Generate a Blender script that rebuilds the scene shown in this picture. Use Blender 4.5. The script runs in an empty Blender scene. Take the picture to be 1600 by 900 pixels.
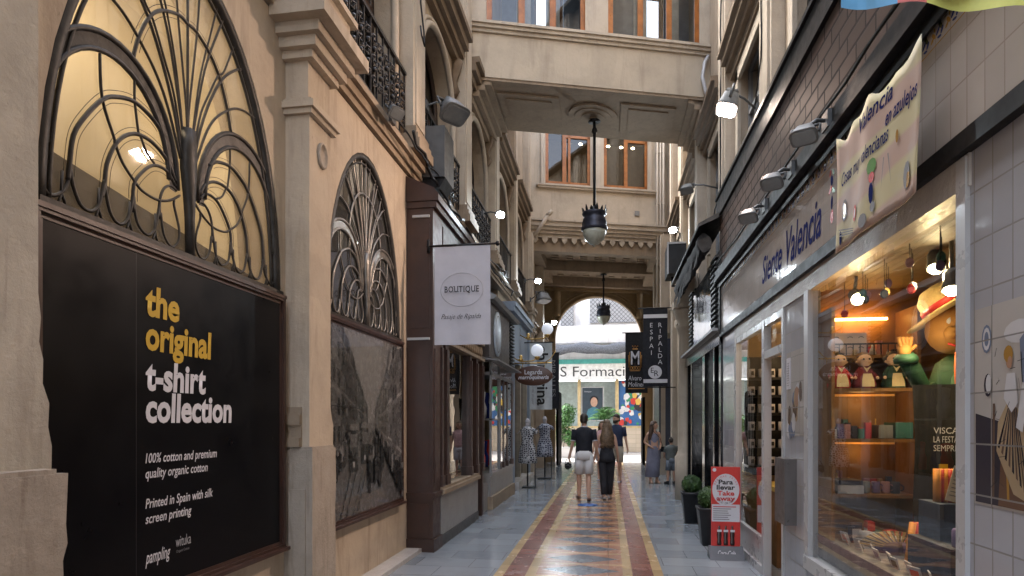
import bpy, bmesh, math, random
from mathutils import Vector, Matrix, noise
random.seed(7)
R = math.radians
S = bpy.context.scene
C = S.collection
# ------------------------------------------------------------------ camera, sky, sun, exposure
cam = bpy.data.cameras.new('camera'); camo = bpy.data.objects.new('camera', cam); C.objects.link(camo)
camo.location = (0, 0, 1.62); camo.rotation_euler = (R(90), 0, R(8.9))
cam.sensor_width = 36; cam.lens = 21.6; cam.shift_y = 0.13125; cam.clip_end = 500; cam.clip_start = .05
S.camera = camo
SUN_EL, SUN_AZ = 56.0, -68.0          # degrees; azimuth from +Y towards +X
w = bpy.data.worlds.new('World'); S.world = w; w.use_nodes = True
nt = w.node_tree; nt.nodes.clear()
sky = nt.nodes.new('ShaderNodeTexSky'); sky.sky_type = 'NISHITA'; sky.sun_disc = False
sky.sun_elevation = R(SUN_EL); sky.sun_rotation = R(SUN_AZ); sky.air_density = 1.0; sky.dust_density = 3.0; sky.ozone_density = 1.0
hs = nt.nodes.new('ShaderNodeHueSaturation'); hs.inputs['Saturation'].default_value = .52
bg = nt.nodes.new('ShaderNodeBackground'); bg.inputs['Strength'].default_value = .15
wo = nt.nodes.new('ShaderNodeOutputWorld')
nt.links.new(sky.outputs[0], hs.inputs['Color']); nt.links.new(hs.outputs[0], bg.inputs[0]); nt.links.new(bg.outputs[0], wo.inputs[0])
sl = bpy.data.lights.new('sun', 'SUN'); sl.energy = .7; sl.angle = R(15); sl.color = (1, .95, .88)
so = bpy.data.objects.new('sun', sl); C.objects.link(so)
sd = Vector((math.sin(R(SUN_AZ)) * math.cos(R(SUN_EL)), math.cos(R(SUN_AZ)) * math.cos(R(SUN_EL)), math.sin(R(SUN_EL))))
so.rotation_euler = (-sd).to_track_quat('-Z', 'Y').to_euler(); so.location = (-10, -5, 30)
S.view_settings.view_transform = 'Standard'; S.view_settings.look = 'None'
S.view_settings.exposure = 3.2; S.view_settings.gamma = 1
cy = S.cycles
cy.use_denoising = True; cy.max_bounces = 8; cy.diffuse_bounces = 4; cy.glossy_bounces = 4; cy.transmission_bounces = 4
cy.transparent_max_bounces = 12; cy.caustics_reflective = False; cy.caustics_refractive = False
cy.sample_clamp_indirect = 4.0; cy.use_adaptive_sampling = True; cy.adaptive_threshold = .01

# ------------------------------------------------------------------ helpers: tagging
def tag(o, label, cat, group=None):
    o['label'] = label; o['category'] = cat
    if group: o['group'] = group
    return o
def thing(name, label, cat, loc=(0, 0, 0), group=None, rotz=0):
    o = bpy.data.objects.new(name, None); C.objects.link(o); o.location = loc; o.rotation_euler = (0, 0, rotz)
    o.empty_display_size = .2
    return tag(o, label, cat, group)
def wloc(p):
    v = Vector((0, 0, 0))
    while p is not None:
        v += p.location; p = p.parent
    return v
class MB:
    """collects shapes in world coordinates; build() links them as one mesh object"""
    def __init__(s): s.bm = bmesh.new(); s.mi = 0
    def face(s, pts, mi=None):
        vs = [s.bm.verts.new(p) for p in pts]
        try: f = s.bm.faces.new(vs)
        except ValueError: return None
        f.material_index = s.mi if mi is None else mi
        return f
    def box(s, x0, x1, y0, y1, z0, z1, mi=None, M=None):
        v = [Vector((x, y, z)) for z in (z0, z1) for y in (y0, y1) for x in (x0, x1)]
        if M is not None: v = [M @ q for q in v]
        vs = [s.bm.verts.new(q) for q in v]
        for idx in ((0, 2, 3, 1), (4, 5, 7, 6), (0, 1, 5, 4), (2, 6, 7, 3), (0, 4, 6, 2), (1, 3, 7, 5)):
            f = s.bm.faces.new([vs[i] for i in idx]); f.material_index = s.mi if mi is None else mi
        return s
    def prism(s, poly, axis, a0, a1, mi=None):
        """poly: 2D points; axis x -> (y,z), y -> (x,z), z -> (x,y)"""
        def P(p, a): return (a, p[0], p[1]) if axis == 'x' else ((p[0], a, p[1]) if axis == 'y' else (p[0], p[1], a))
        n = len(poly); A = [s.bm.verts.new(P(p, a0)) for p in poly]; B = [s.bm.verts.new(P(p, a1)) for p in poly]
        fs = [s.bm.faces.new(A), s.bm.faces.new(B)]
        for i in range(n): fs.append(s.bm.faces.new([A[i], A[(i + 1) % n], B[(i + 1) % n], B[i]]))
        for f in fs: f.material_index = s.mi if mi is None else mi
        return s
    def loft(s, rings, cap=True, mi=None, close=True):
        V = [[s.bm.verts.new(p) for p in r] for r in rings]; n = len(V[0]); m = s.mi if mi is None else mi
        for a, b in zip(V, V[1:]):
            for i in range(n if close else n - 1):
                f = s.bm.faces.new([a[i], a[(i + 1) % n], b[(i + 1) % n], b[i]]); f.material_index = m; f.smooth = True
        if cap and close:
            flat = len(V) == 2 and (sum((q.co for q in V[0]), Vector()) / n - sum((q.co for q in V[1]), Vector()) / n).length < 1e-4
            for r in ((V[-1],) if flat else (V[0], V[-1])):
                f = s.bm.faces.new(r); f.material_index = m
        return s
    def tube(s, pts, r, n=6, mi=None, closed=False, r1=None):
        pts = [Vector(p) for p in pts]; rings = []; up = None; m = len(pts)
        for i, p in enumerate(pts):
            if closed: d = pts[(i + 1) % m] - pts[i - 1]
            else: d = pts[min(i + 1, m - 1)] - pts[max(i - 1, 0)]
            if d.length < 1e-9: d = Vector((0, 0, 1))
            d.normalize()
            if up is None: up = Vector((0, 0, 1)) if abs(d.z) < .9 else Vector((1, 0, 0))
            a = d.cross(up)
            if a.length < 1e-4: a = d.cross(Vector((1, .3, 0)))
            a.normalize(); b = a.cross(d).normalized(); up = b
            rr = r if r1 is None else r + (r1 - r) * i / max(1, m - 1)
            rings.append([p + (a * math.cos(t) + b * math.sin(t)) * rr for t in [2 * math.pi * k / n for k in range(n)]])
        if closed: rings.append(rings[0])
        return s.loft(rings, cap=not closed, mi=mi)
    def lathe(s, prof, c=(0, 0, 0), n=20, mi=None, sx=1, sy=1):
        rings = [[(c[0] + sx * r * math.cos(2 * math.pi * k / n), c[1] + sy * r * math.sin(2 * math.pi * k / n), c[2] + z) for k in range(n)] for r, z in prof]
        return s.loft(rings, mi=mi)
    def ball(s, c, r, n=14, mi=None, sc=(1, 1, 1)):
        prof = [(max(.02, math.sin(math.pi * i / 10)) * r, -math.cos(math.pi * i / 10) * r * sc[2]) for i in range(11)]
        return s.lathe(prof, c, n, mi, sc[0], sc[1])
    def build(s, name, mats, parent=None, smooth=False, bevel=0, M=None):
        me = bpy.data.meshes.new(name)
        if M is not None: bmesh.ops.transform(s.bm, matrix=M, verts=s.bm.verts)
        if bevel:
            ge = [e for e in s.bm.edges if len(e.link_faces) == 2 and e.calc_face_angle(0) > .6]
            bmesh.ops.bevel(s.bm, geom=ge, offset=bevel, segments=1, affect='EDGES')
        if parent is not None and walk_up(parent).get('category') in ('footbridge', 'end building'):     # these two cross the passage askew
            for q in s.bm.verts: q.co.y += .335 * (q.co.x + 2.5)
        bmesh.ops.recalc_face_normals(s.bm, faces=s.bm.faces)
        if parent is not None: off = wloc(parent)
        else:
            xs = [v.co for v in s.bm.verts]
            off = Vector((sum(v.x for v in xs) / len(xs), sum(v.y for v in xs) / len(xs), min(v.z for v in xs)))
        bmesh.ops.translate(s.bm, vec=-off, verts=s.bm.verts)
        if smooth:
            for f in s.bm.faces: f.smooth = True
        s.bm.to_mesh(me); s.bm.free()
        for m in (mats if isinstance(mats, (list, tuple)) else [mats]): me.materials.append(m)
        o = bpy.data.objects.new(name, me); C.objects.link(o)
        if parent is not None: o.parent = parent
        else: o.location = off
        return o
def rebase(o, parent):
    """vertices given in the parent's own (local) coordinates: undo build()'s world offset"""
    o.data.transform(Matrix.Translation(wloc(parent))); return o
def copy_tree(o, parent=None):
    c = o.copy(); C.objects.link(c); c.parent = parent
    for ch in list(o.children): copy_tree(ch, c)
    return c
def lamp(name, kind, loc, energy, color, parent, size=.05, aim=None, spot=None, blend=.6):
    l = bpy.data.lights.new(name, kind); l.energy = energy; l.color = color
    if kind == 'AREA': l.size = size
    else: l.shadow_soft_size = size
    if spot: l.spot_size = R(spot); l.spot_blend = blend
    o = bpy.data.objects.new(name, l); C.objects.link(o)
    o.parent = parent; pm = wloc(parent)
    o.location = Vector(loc) - pm
    if aim is not None: o.rotation_euler = (Vector(aim) - Vector(loc)).to_track_quat('-Z', 'Y').to_euler()
    return o
def text(parent, s, o, u, v, size, m, name='lettering', width=None, bold=0, shear=0, ext=.001, align='LEFT', lift=.002, spacing=1.0):
    cu = bpy.data.curves.new('t', 'FONT'); cu.body = s; cu.size = 1; cu.extrude = 0; cu.offset = bold; cu.shear = shear
    cu.space_character = spacing; cu.resolution_u = 3; cu.fill_mode = 'BOTH'
    t = bpy.data.objects.new('t', cu); C.objects.link(t); dg = bpy.context.evaluated_depsgraph_get()
    me = bpy.data.meshes.new_from_object(t.evaluated_get(dg)); bpy.data.objects.remove(t); bpy.data.curves.remove(cu)
    me.name = name
    xs = [q.co.x for q in me.vertices]; x0, x1 = min(xs), max(xs)
    k = size if width is None else width / (x1 - x0)
    sh = {'LEFT': -x0, 'CENTER': -(x0 + x1) / 2, 'RIGHT': -x1}[align]
    u = Vector(u).normalized(); v = Vector(v).normalized(); n = u.cross(v).normalized(); o = Vector(o)
    pm = wloc(parent)
    for q in me.vertices:
        q.co = o + u * ((q.co.x + sh) * k) + v * (q.co.y * size) + n * lift - pm
    if ext > .0015:
        b = bmesh.new(); b.from_mesh(me)
        r = bmesh.ops.extrude_face_region(b, geom=b.faces[:])
        bmesh.ops.translate(b, vec=n * ext, verts=[g for g in r['geom'] if isinstance(g, bmesh.types.BMVert)])
        bmesh.ops.recalc_face_normals(b, faces=b.faces); b.to_mesh(me); b.free()
    me.materials.clear(); me.materials.append(m)
    ob = bpy.data.objects.new(name, me); C.objects.link(ob); ob.parent = parent
    return ob

# ------------------------------------------------------------------ materials
def _n(nt, t, **k):
    x = nt.nodes.new(t)
    for a, b in k.items(): setattr(x, a, b)
    return x
def base_mat(name):
    m = bpy.data.materials.new(name); m.use_nodes = True; nt = m.node_tree
    return m, nt, nt.nodes['Principled BSDF'], nt.links.new
def pos(nt, L, swz=None, scale=(1, 1, 1), obj=False):
    g = _n(nt, 'ShaderNodeTexCoord').outputs['Object'] if obj else _n(nt, 'ShaderNodeNewGeometry').outputs['Position']
    if swz:
        sp = _n(nt, 'ShaderNodeSeparateXYZ'); cb = _n(nt, 'ShaderNodeCombineXYZ'); L(g, sp.inputs[0])
        for i, ch in enumerate(swz): L(sp.outputs['xyz'.index(ch)], cb.inputs[i])
        g = cb.outputs[0]
    mp = _n(nt, 'ShaderNodeMapping'); mp.inputs['Scale'].default_value = scale; L(g, mp.inputs[0]); return mp.outputs[0]
def noise_tex(nt, L, vec, scale, detail=6, rough=.6, dist=0):
    x = _n(nt, 'ShaderNodeTexNoise'); x.inputs['Scale'].default_value = scale; x.inputs['Detail'].default_value = detail
    x.inputs['Roughness'].default_value = rough; x.inputs['Distortion'].default_value = dist; L(vec, x.inputs['Vector']); return x.outputs['Fac']
def ramp(nt, L, fac, stops):
    r = _n(nt, 'ShaderNodeValToRGB'); e = r.color_ramp.elements
    while len(e) < len(stops): e.new(.5)
    for q, (p, c) in zip(e, stops): q.position = p; q.color = (*c, 1) if len(c) == 3 else c
    L(fac, r.inputs[0]); return r.outputs[0]
def mixc(nt, L, f, a, b, mode='MIX'):
    m = _n(nt, 'ShaderNodeMix', data_type='RGBA', blend_type=mode)
    for sock, val in ((m.inputs[0], f), (m.inputs[6], a), (m.inputs[7], b)):
        if isinstance(val, (int, float)): sock.default_value = val
        elif isinstance(val, tuple): sock.default_value = (*val, 1)
        else: L(val, sock)
    return m.outputs[2]
def bump(nt, L, b, h, strength=.3, dist=.02):
    x = _n(nt, 'ShaderNodeBump'); x.inputs['Strength'].default_value = strength; x.inputs['Distance'].default_value = dist
    L(h, x.inputs['Height']); L(x.outputs[0], b.inputs['Normal']); return x
def g3(v): return (v, v, v)
def walk_up(p):
    while p.parent is not None: p = p.parent
    return p
def plain(name, c, rough=.6, metal=0, var=.18, sc=6, bmp=.15, spec=.5, obj=False, coat=0):
    m, nt, b, L = base_mat(name); p = pos(nt, L, obj=obj)
    f = noise_tex(nt, L, p, sc, 5)
    lo = tuple(x * (1 - var) for x in c); hi = tuple(min(1, x * (1 + var)) for x in c)
    L(ramp(nt, L, f, [(.3, lo), (.7, hi)]), b.inputs['Base Color'])
    rr = ramp(nt, L, noise_tex(nt, L, p, sc * 2.3, 4), [(.3, g3(max(0, rough - .08))), (.7, g3(min(1, rough + .1)))])
    L(rr, b.inputs['Roughness']); b.inputs['Metallic'].default_value = metal; b.inputs['Specular IOR Level'].default_value = spec
    if coat: b.inputs['Coat Weight'].default_value = coat; b.inputs['Coat Roughness'].default_value = .08
    if bmp: bump(nt, L, b, noise_tex(nt, L, p, sc * 6, 4), bmp, .01)
    return m
def plaster(name, c, dirt=.45, sc=1.0, rough=.85, dark=(.16, .12, .09)):
    m, nt, b, L = base_mat(name); p = pos(nt, L)
    a = noise_tex(nt, L, p, 1.6 * sc, 8, .65); fine = noise_tex(nt, L, p, 14 * sc, 6, .7)
    streak = noise_tex(nt, L, pos(nt, L, scale=(3, 3, .35)), 1.7 * sc, 6, .65, .4)
    col = ramp(nt, L, a, [(.28, tuple(x * .80 for x in c)), (.5, c), (.75, tuple(min(1, x * 1.12) for x in c))])
    col = mixc(nt, L, ramp(nt, L, streak, [(.52, g3(0)), (.78, g3(dirt))]), col, dark)
    col = mixc(nt, L, ramp(nt, L, fine, [(.62, g3(0)), (.8, g3(dirt * .7))]), col, tuple(x * .5 for x in c))
    patch = noise_tex(nt, L, p, .9 * sc, 3, .5, .6)
    col = mixc(nt, L, ramp(nt, L, patch, [(.56, g3(0)), (.575, g3(dirt * .5))]), col, tuple(x * .78 for x in c))
    scr = noise_tex(nt, L, pos(nt, L, scale=(9, 9, 1.2)), 5 * sc, 4, .7, 1.2)
    col = mixc(nt, L, ramp(nt, L, scr, [(.66, g3(0)), (.70, g3(dirt))]), col, tuple(x * .55 for x in c))
    L(col, b.inputs['Base Color']); b.inputs['Roughness'].default_value = rough; b.inputs['Specular IOR Level'].default_value = .25
    mx = _n(nt, 'ShaderNodeMath', operation='ADD'); L(fine, mx.inputs[0]); L(a, mx.inputs[1])
    bump(nt, L, b, mx.outputs[0], .5, .014)
    return m
def emit(name, c, s):
    m, nt, b, L = base_mat(name); b.inputs['Base Color'].default_value = (*c, 1)
    b.inputs['Emission Color'].default_value = (*c, 1); b.inputs['Emission Strength'].default_value = s; return m
def glass(name, tint=(.9, .93, .92), ior=1.45, rough=.0, haze=0, hazec=(.8, .8, .75), boost=1.0):
    m = bpy.data.materials.new(name); m.use_nodes = True; nt = m.node_tree; nt.nodes.clear(); L = nt.links.new
    tr = _n(nt, 'ShaderNodeBsdfTransparent'); tr.inputs[0].default_value = (*tint, 1)
    gl = _n(nt, 'ShaderNodeBsdfGlossy'); gl.inputs['Roughness'].default_value = rough
    fr = _n(nt, 'ShaderNodeFresnel'); ge = _n(nt, 'ShaderNodeNewGeometry'); iq = _n(nt, 'ShaderNodeMath', operation='MULTIPLY_ADD')   # same index seen from either side of the pane
    L(ge.outputs['Backfacing'], iq.inputs[0]); iq.inputs[1].default_value = 1 / ior - ior; iq.inputs[2].default_value = ior; L(iq.outputs[0], fr.inputs[0])
    p = pos(nt, L); wv = _n(nt, 'ShaderNodeBump'); wv.inputs['Strength'].default_value = .06; wv.inputs['Distance'].default_value = .02
    L(noise_tex(nt, L, p, 1.3, 2), wv.inputs['Height']); L(wv.outputs[0], gl.inputs['Normal'])
    mu = _n(nt, 'ShaderNodeMath', operation='MULTIPLY', use_clamp=True); mu.inputs[1].default_value = boost; L(fr.outputs[0], mu.inputs[0])
    base = tr.outputs[0]
    if haze:
        tl = _n(nt, 'ShaderNodeBsdfTranslucent'); tl.inputs[0].default_value = (*hazec, 1)
        df = _n(nt, 'ShaderNodeBsdfDiffuse'); df.inputs[0].default_value = (*hazec, 1)
        m0 = _n(nt, 'ShaderNodeMixShader'); m0.inputs[0].default_value = .45; L(tl.outputs[0], m0.inputs[1]); L(df.outputs[0], m0.inputs[2])
        m1 = _n(nt, 'ShaderNodeMixShader'); m1.inputs[0].default_value = haze; L(base, m1.inputs[1]); L(m0.outputs[0], m1.inputs[2]); base = m1.outputs[0]
    mx = _n(nt, 'ShaderNodeMixShader'); L(mu.outputs[0], mx.inputs[0]); L(base, mx.inputs[1]); L(gl.outputs[0], mx.inputs[2])
    o = _n(nt, 'ShaderNodeOutputMaterial'); L(mx.outputs[0], o.inputs[0]); return m
def tiles(name, c, wd, ht, swz='yzx', rough=.1, spec=.5, mortar=(.25, .23, .2), var=.06, msize=.006, off=0.0, bmp=.4, wav=.25, shift=(0, 0, 0)):
    m, nt, b, L = base_mat(name); p = pos(nt, L, swz)
    mp = _n(nt, 'ShaderNodeMapping'); mp.inputs['Location'].default_value = shift; L(p, mp.inputs[0]); p = mp.outputs[0]
    br = _n(nt, 'ShaderNodeTexBrick'); L(p, br.inputs['Vector'])
    br.offset = off; br.inputs['Scale'].default_value = 1; br.inputs['Brick Width'].default_value = wd; br.inputs['Row Height'].default_value = ht
    br.inputs['Mortar Size'].default_value = msize; br.inputs['Mortar Smooth'].default_value = .2; br.inputs['Bias'].default_value = 0
    br.inputs['Color1'].default_value = (*[x * (1 - var) for x in c], 1); br.inputs['Color2'].default_value = (*[min(1, x * (1 + var)) for x in c], 1)
    br.inputs['Mortar'].default_value = (*mortar, 1)
    n1 = noise_tex(nt, L, p, 2.2, 5)
    col = mixc(nt, L, ramp(nt, L, n1, [(.4, g3(0)), (.75, g3(.35))]), br.outputs['Color'], tuple(x * .72 for x in c))
    L(col, b.inputs['Base Color'])
    rg = ramp(nt, L, br.outputs['Fac'], [(0, g3(rough)), (1, g3(.8))]); L(rg, b.inputs['Roughness'])
    inv = _n(nt, 'ShaderNodeMath', operation='MULTIPLY_ADD'); L(br.outputs['Fac'], inv.inputs[0]); inv.inputs[1].default_value = -1; inv.inputs[2].default_value = 1
    b.inputs['Specular IOR Level'].default_value = spec
    x1 = bump(nt, L, b, inv.outputs[0], bmp, .004)
    x2 = _n(nt, 'ShaderNodeBump'); x2.inputs['Strength'].default_value = wav; x2.inputs['Distance'].default_value = .01
    L(noise_tex(nt, L, p, 5, 2), x2.inputs['Height']); L(x2.outputs[0], x1.inputs['Normal'])
    return m
def foliage(name, c):
    m, nt, b, L = base_mat(name); p = pos(nt, L)
    L(ramp(nt, L, noise_tex(nt, L, p, 9, 4), [(.3, tuple(x * .5 for x in c)), (.55, c), (.75, (c[0] * 1.9, c[1] * 1.5, c[2] * 1.2))]), b.inputs['Base Color'])
    b.inputs['Roughness'].default_value = .5; b.inputs['Subsurface Weight'].default_value = 0; return m

CREAM = plaster('cream_plaster', (.39, .32, .24), .6)
PEACH = plaster('peach_plaster', (.44, .365, .28), .7)
PALE = plaster('pale_plaster', (.45, .385, .305), .5)
GREYP = plaster('grey_scuffed_plaster', (.43, .385, .315), .7, 1.6)
STONE = plaster('weathered_stone', (.34, .29, .235), .8, 3.0, .8)
MOULD = plaster('brown_moulding', (.19, .14, .095), .6, 1.5)
TAN = plaster('tan_moulding', (.29, .225, .16), .6, 1.5)
GOLDP = plaster('ochre_timber', (.24, .165, .085), .5, 1.5, .6)
WHITEST = plaster('white_render', (.68, .68, .68), .3, 1.0)
BROWN = plain('brown_painted_wood', (.042, .0185, .0125), .38, var=.25, sc=5, bmp=.08)
DBROWN = plain('dark_brown_wood', (.028, .015, .011), .4, var=.25, sc=6, bmp=.08)
ORANGEW = plain('varnished_wood', (.30, .105, .024), .35, var=.3, sc=7, bmp=.05)
BLACK = plain('black_paint', (.007, .007, .008), .5, var=.3, sc=4, bmp=.05, spec=.3)
IRON = plain('wrought_iron', (.018, .017, .018), .42, metal=.3, var=.3, sc=10)
BOARD = plain('black_board', (.0028, .0029, .0042), .34, var=.06, sc=1.5, bmp=.02, spec=.13)
LEAD = plain('lead_came', (.034, .030, .026), .5, metal=.1, var=.4, sc=10, spec=.3)
GREYM = plain('grey_metal', (.22, .225, .23), .45, metal=.3, var=.15, sc=6)
DGREYM = plain('dark_grey_metal', (.075, .078, .08), .45, metal=.3, var=.2, sc=6)
WMETAL = plain('white_painted_metal', (.40, .40, .405), .3, var=.05, sc=2, bmp=0)
MARBLE = plaster('white_marble', (.46, .435, .41), .25, 2.0, .25)
GMARBLE = plaster('grey_marble', (.25, .245, .24), .5, 2.0, .3)
WHITE = plain('white_print', (.58, .58, .62), .6, var=.04, bmp=0)
CLOTHW = plain('white_cloth', (.50, .49, .53), .85, var=.05, sc=5, bmp=.1)
CLOTHN = plain('navy_cloth', (.006, .007, .013), .8, var=.2, sc=5, bmp=.1)
YELLOW = plain('yellow_print', (.50, .31, .012), .6, var=.04, bmp=0)
REDP = plain('red_print', (.52, .028, .022), .4, var=.08, bmp=0)
INK = plain('black_ink', (.004, .004, .005), .6, var=.1, bmp=0)
GREYINK = plain('grey_ink', (.2, .2, .21), .6, var=.1, bmp=0)
BLUEINK = plain('blue_ink', (.012, .02, .12), .8, var=.2, bmp=0, spec=.05)
GOLD = plain('brass', (.55, .36, .12), .3, metal=.9, var=.2, sc=8)
GLASS = glass('window_glass')
GLASSD = glass('dark_window_glass', (.55, .58, .58), 1.5, boost=1.8)
GLASSS = glass('shop_glass', (.93, .95, .94), 1.5, boost=1.85)
GLASSK = glass('black_window_glass', (.16, .17, .18), 1.45, boost=1.1)
DARK = plain('dark_interior', (.02, .018, .016), .9, var=.3, sc=3, bmp=0)
DIM = plain('dim_interior', (.10, .085, .07), .9, var=.3, sc=3, bmp=0)
# ================================================================== GROUND
def slab_mat():
    m, nt, b, L = base_mat('grey_marble_slabs'); p = pos(nt, L)
    br = _n(nt, 'ShaderNodeTexBrick'); L(p, br.inputs['Vector']); br.offset = .5
    for k, v in (('Scale', 1), ('Brick Width', .62), ('Row Height', .42), ('Mortar Size', .003), ('Mortar Smooth', .3), ('Bias', 0)): br.inputs[k].default_value = v
    br.inputs['Color1'].default_value = (.165, .19, .215, 1); br.inputs['Color2'].default_value = (.27, .295, .325, 1); br.inputs['Mortar'].default_value = (.1, .1, .1, 1)
    vein = noise_tex(nt, L, pos(nt, L, scale=(1.2, 3.5, 1)), 1.6, 9, .68, 1.5)
    col = mixc(nt, L, ramp(nt, L, vein, [(.30, g3(.45)), (.5, g3(0)), (.74, g3(.35))]), br.outputs['Color'], (.26, .28, .30))
    wear = noise_tex(nt, L, p, .9, 6, .7)
    col = mixc(nt, L, ramp(nt, L, wear, [(.5, g3(0)), (.75, g3(.5))]), col, (.115, .125, .14))
    L(col, b.inputs['Base Color'])
    L(ramp(nt, L, noise_tex(nt, L, p, 2.5, 6), [(.3, g3(.07)), (.7, g3(.24))]), b.inputs['Roughness'])
    bump(nt, L, b, noise_tex(nt, L, p, 3, 3), .05, .01)
    return m
def inlay(name, c, r=.24):
    m, nt, b, L = base_mat(name); p = pos(nt, L)
    br = _n(nt, 'ShaderNodeTexBrick'); L(pos(nt, L, 'yxz'), br.inputs['Vector']); br.offset = 0
    for k, v in (('Scale', 1), ('Brick Width', .3), ('Row Height', 3), ('Mortar Size', .003), ('Bias', 0)): br.inputs[k].default_value = v
    br.inputs['Color1'].default_value = (*[x * .78 for x in c], 1); br.inputs['Color2'].default_value = (*[x * 1.15 for x in c], 1); br.inputs['Mortar'].default_value = (*[x * .4 for x in c], 1)
    n1 = noise_tex(nt, L, p, 5, 8, .7)
    L(mixc(nt, L, ramp(nt, L, n1, [(.4, g3(0)), (.75, g3(.5))]), br.outputs['Color'], tuple(x * .6 for x in c)), b.inputs['Base Color'])
    L(ramp(nt, L, noise_tex(nt, L, p, 3.1, 6), [(.3, g3(r - .05)), (.7, g3(r + .07))]), b.inputs['Roughness'])
    bump(nt, L, b, noise_tex(nt, L, p, 3, 3), .05, .01)
    return m
SLAB = slab_mat()
FY = inlay('yellow_marble', (.44, .31, .16)); FR = inlay('red_marble', (.215, .09, .068)); FO = inlay('orange_marble', (.34, .165, .095))
FB = inlay('blue_grey_marble', (.10, .11, .135)); FC = inlay('cream_marble', (.48, .33, .17))
mb = MB(); Y0, Y1 = -7.0, 25.4
xs = [-1.2, -1.1, -.87, -.765, .155, .255, .475, .58]
mb.box(-4.5, xs[0], Y0, Y1, -.3, 0, 0); mb.box(xs[7], 4.5, Y0, Y1, -.3, 0, 0)
for (a, b_), k in (((0, 1), 1), ((1, 2), 2), ((2, 3), 1), ((4, 5), 1), ((5, 6), 2), ((6, 7), 1)):
    mb.box(xs[a], xs[b_], Y0, Y1, -.3, 0, k)
P_ = .585; y = Y0; cx = (xs[3] + xs[4]) / 2
while y < Y1 - P_:
    a, b_ = xs[3], xs[4]; t = .05
    mb.face([(a, y, 0), (b_, y, 0), (b_, y + t, 0), (a, y + t, 0)], 5)
    ya, yb = y + t, y + P_; ym = (ya + yb) / 2; d = .03
    A, Bq, Cq, D = (a + d, ym, 0), (cx, ya + d, 0), (b_ - d, ym, 0), (cx, yb - d, 0)
    mb.face([A, Bq, Cq, D], 4)
    for q in ([(a, ya, 0), (cx, ya, 0), Bq, A, (a, ym, 0)], [(cx, ya, 0), (b_, ya, 0), (b_, ym, 0), Cq, Bq],
              [(b_, ym, 0), (b_, yb, 0), (cx, yb, 0), D, Cq], [(cx, yb, 0), (a, yb, 0), (a, ym, 0), A, D]): mb.face(q, 3)
    y += P_
fl = mb.build('passage_floor', [SLAB, FY, FR, FO, FB, FC]); fl['kind'] = 'structure'
PAVE = tiles('street_paving', (.46, .44, .42), .6, .4, 'xyz', .5, .5, (.25, .24, .22), .06, .006, .5, .2, .1)
mb = MB(); mb.box(-150, 150, 25.4, 200, -.3, -.02); mb.box(-150, 150, -150, -7, -.3, -.02); mb.box(-150, -4.5, -7, 25.4, -.3, -.02); mb.box(4.5, 150, -7, 25.4, -.3, -.02)
g = mb.build('street_ground', PAVE); g['kind'] = 'structure'
mb = MB(); mb.lathe([(.2, .004), (.2, .006), (.01, .006)], (-.40, 12.15, 0), 24)
mb.build('floor_sticker', plain('blue_sticker', (.02, .10, .34), .4, var=.1, bmp=0))
tag(bpy.data.objects['floor_sticker'], 'round blue distancing sticker stuck to the passage floor behind the couple', 'sticker')

# ================================================================== walls with arched holes (plane x = const)
def arch_wall(mb, x0, x1, y0, y1, z0, z1, yc, a, zb, zs, b, n=22):
    """slab between x0 and x1 with an arched opening: sill zb, springing zs, half width a, rise b"""
    if yc - a > y0: mb.box(x0, x1, y0, yc - a, z0, z1)
    if y1 > yc + a: mb.box(x0, x1, yc + a, y1, z0, z1)
    if zb > z0: mb.box(x0, x1, yc - a, yc + a, z0, zb)
    for i in range(n):
        t0 = math.pi * (1 - i / n); t1 = math.pi * (1 - (i + 1) / n)
        p, q = (yc + a * math.cos(t0), zs + b * math.sin(t0)), (yc + a * math.cos(t1), zs + b * math.sin(t1))
        mb.prism([p, q, (q[0], z1), (p[0], z1)], 'x', x0, x1)
def ell(yc, zs, a, b, t0=180, t1=0, n=24):
    return [(yc + a * math.cos(R(t0 + (t1 - t0) * i / n)), zs + b * math.sin(R(t0 + (t1 - t0) * i / n))) for i in range(n + 1)]

# ================================================================== LEFT BUILDING
LB = thing('arcade_building', 'long cream and peach plaster building with fan shaped lunettes and round arched upper windows', 'building', (-4, 8, 0))
PILY = [2.0, 4.78, 7.56, 10.34, 13.12, 15.9, 18.68]
LUN = [(3.39, 1.03), (6.17, 1.0)]
mb = MB()
mb.box(-2.85, -2.5, -7, 2.0, 0, 4.72)
arch_wall(mb, -2.85, -2.5, 2.0, 4.78, 0, 4.72, 3.39, 1.03, 2.58, 2.60, 1.87)
arch_wall(mb, -2.85, -2.5, 4.78, 7.5, 0, 4.72, 6.17, 1.0, 2.58, 2.60, 1.82)
mb.build('ground_wall', PEACH, LB)
mb = MB()   # upper storey
prev = -7
for yc in [-4.96, -2.18, .6, 3.39, 6.17, 8.95, 11.73, 14.51, 17.29]:
    y1 = yc + 1.39
    arch_wall(mb, -2.9, -2.56, prev, y1, 4.95, 8.6, yc, .88, 4.98, 6.55, .88)
    prev = y1
mb.box(-2.9, -2.56, prev, 25.2, 4.3, 8.6)
mb.box(-2.9, -2.56, -7, 25.2, 8.6, 12.5)
mb.box(-2.9, -2.56, 14.2, 25.2, 0, 4.95)
mb.build('upper_wall', CREAM, LB)
mb = MB(); mb.box(-9, -3.6, -7, 25.2, 0, 12.4); mb.box(-3.6, -2.9, -7, -6.7, 0, 12.4); mb.box(-3.6, -2.9, 24.9, 25.2, 0, 12.4); mb.box(-3.6, -2.6, -7, 25.2, 12.4, 12.5)
mb.build('back_wall', DIM, LB)
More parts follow.
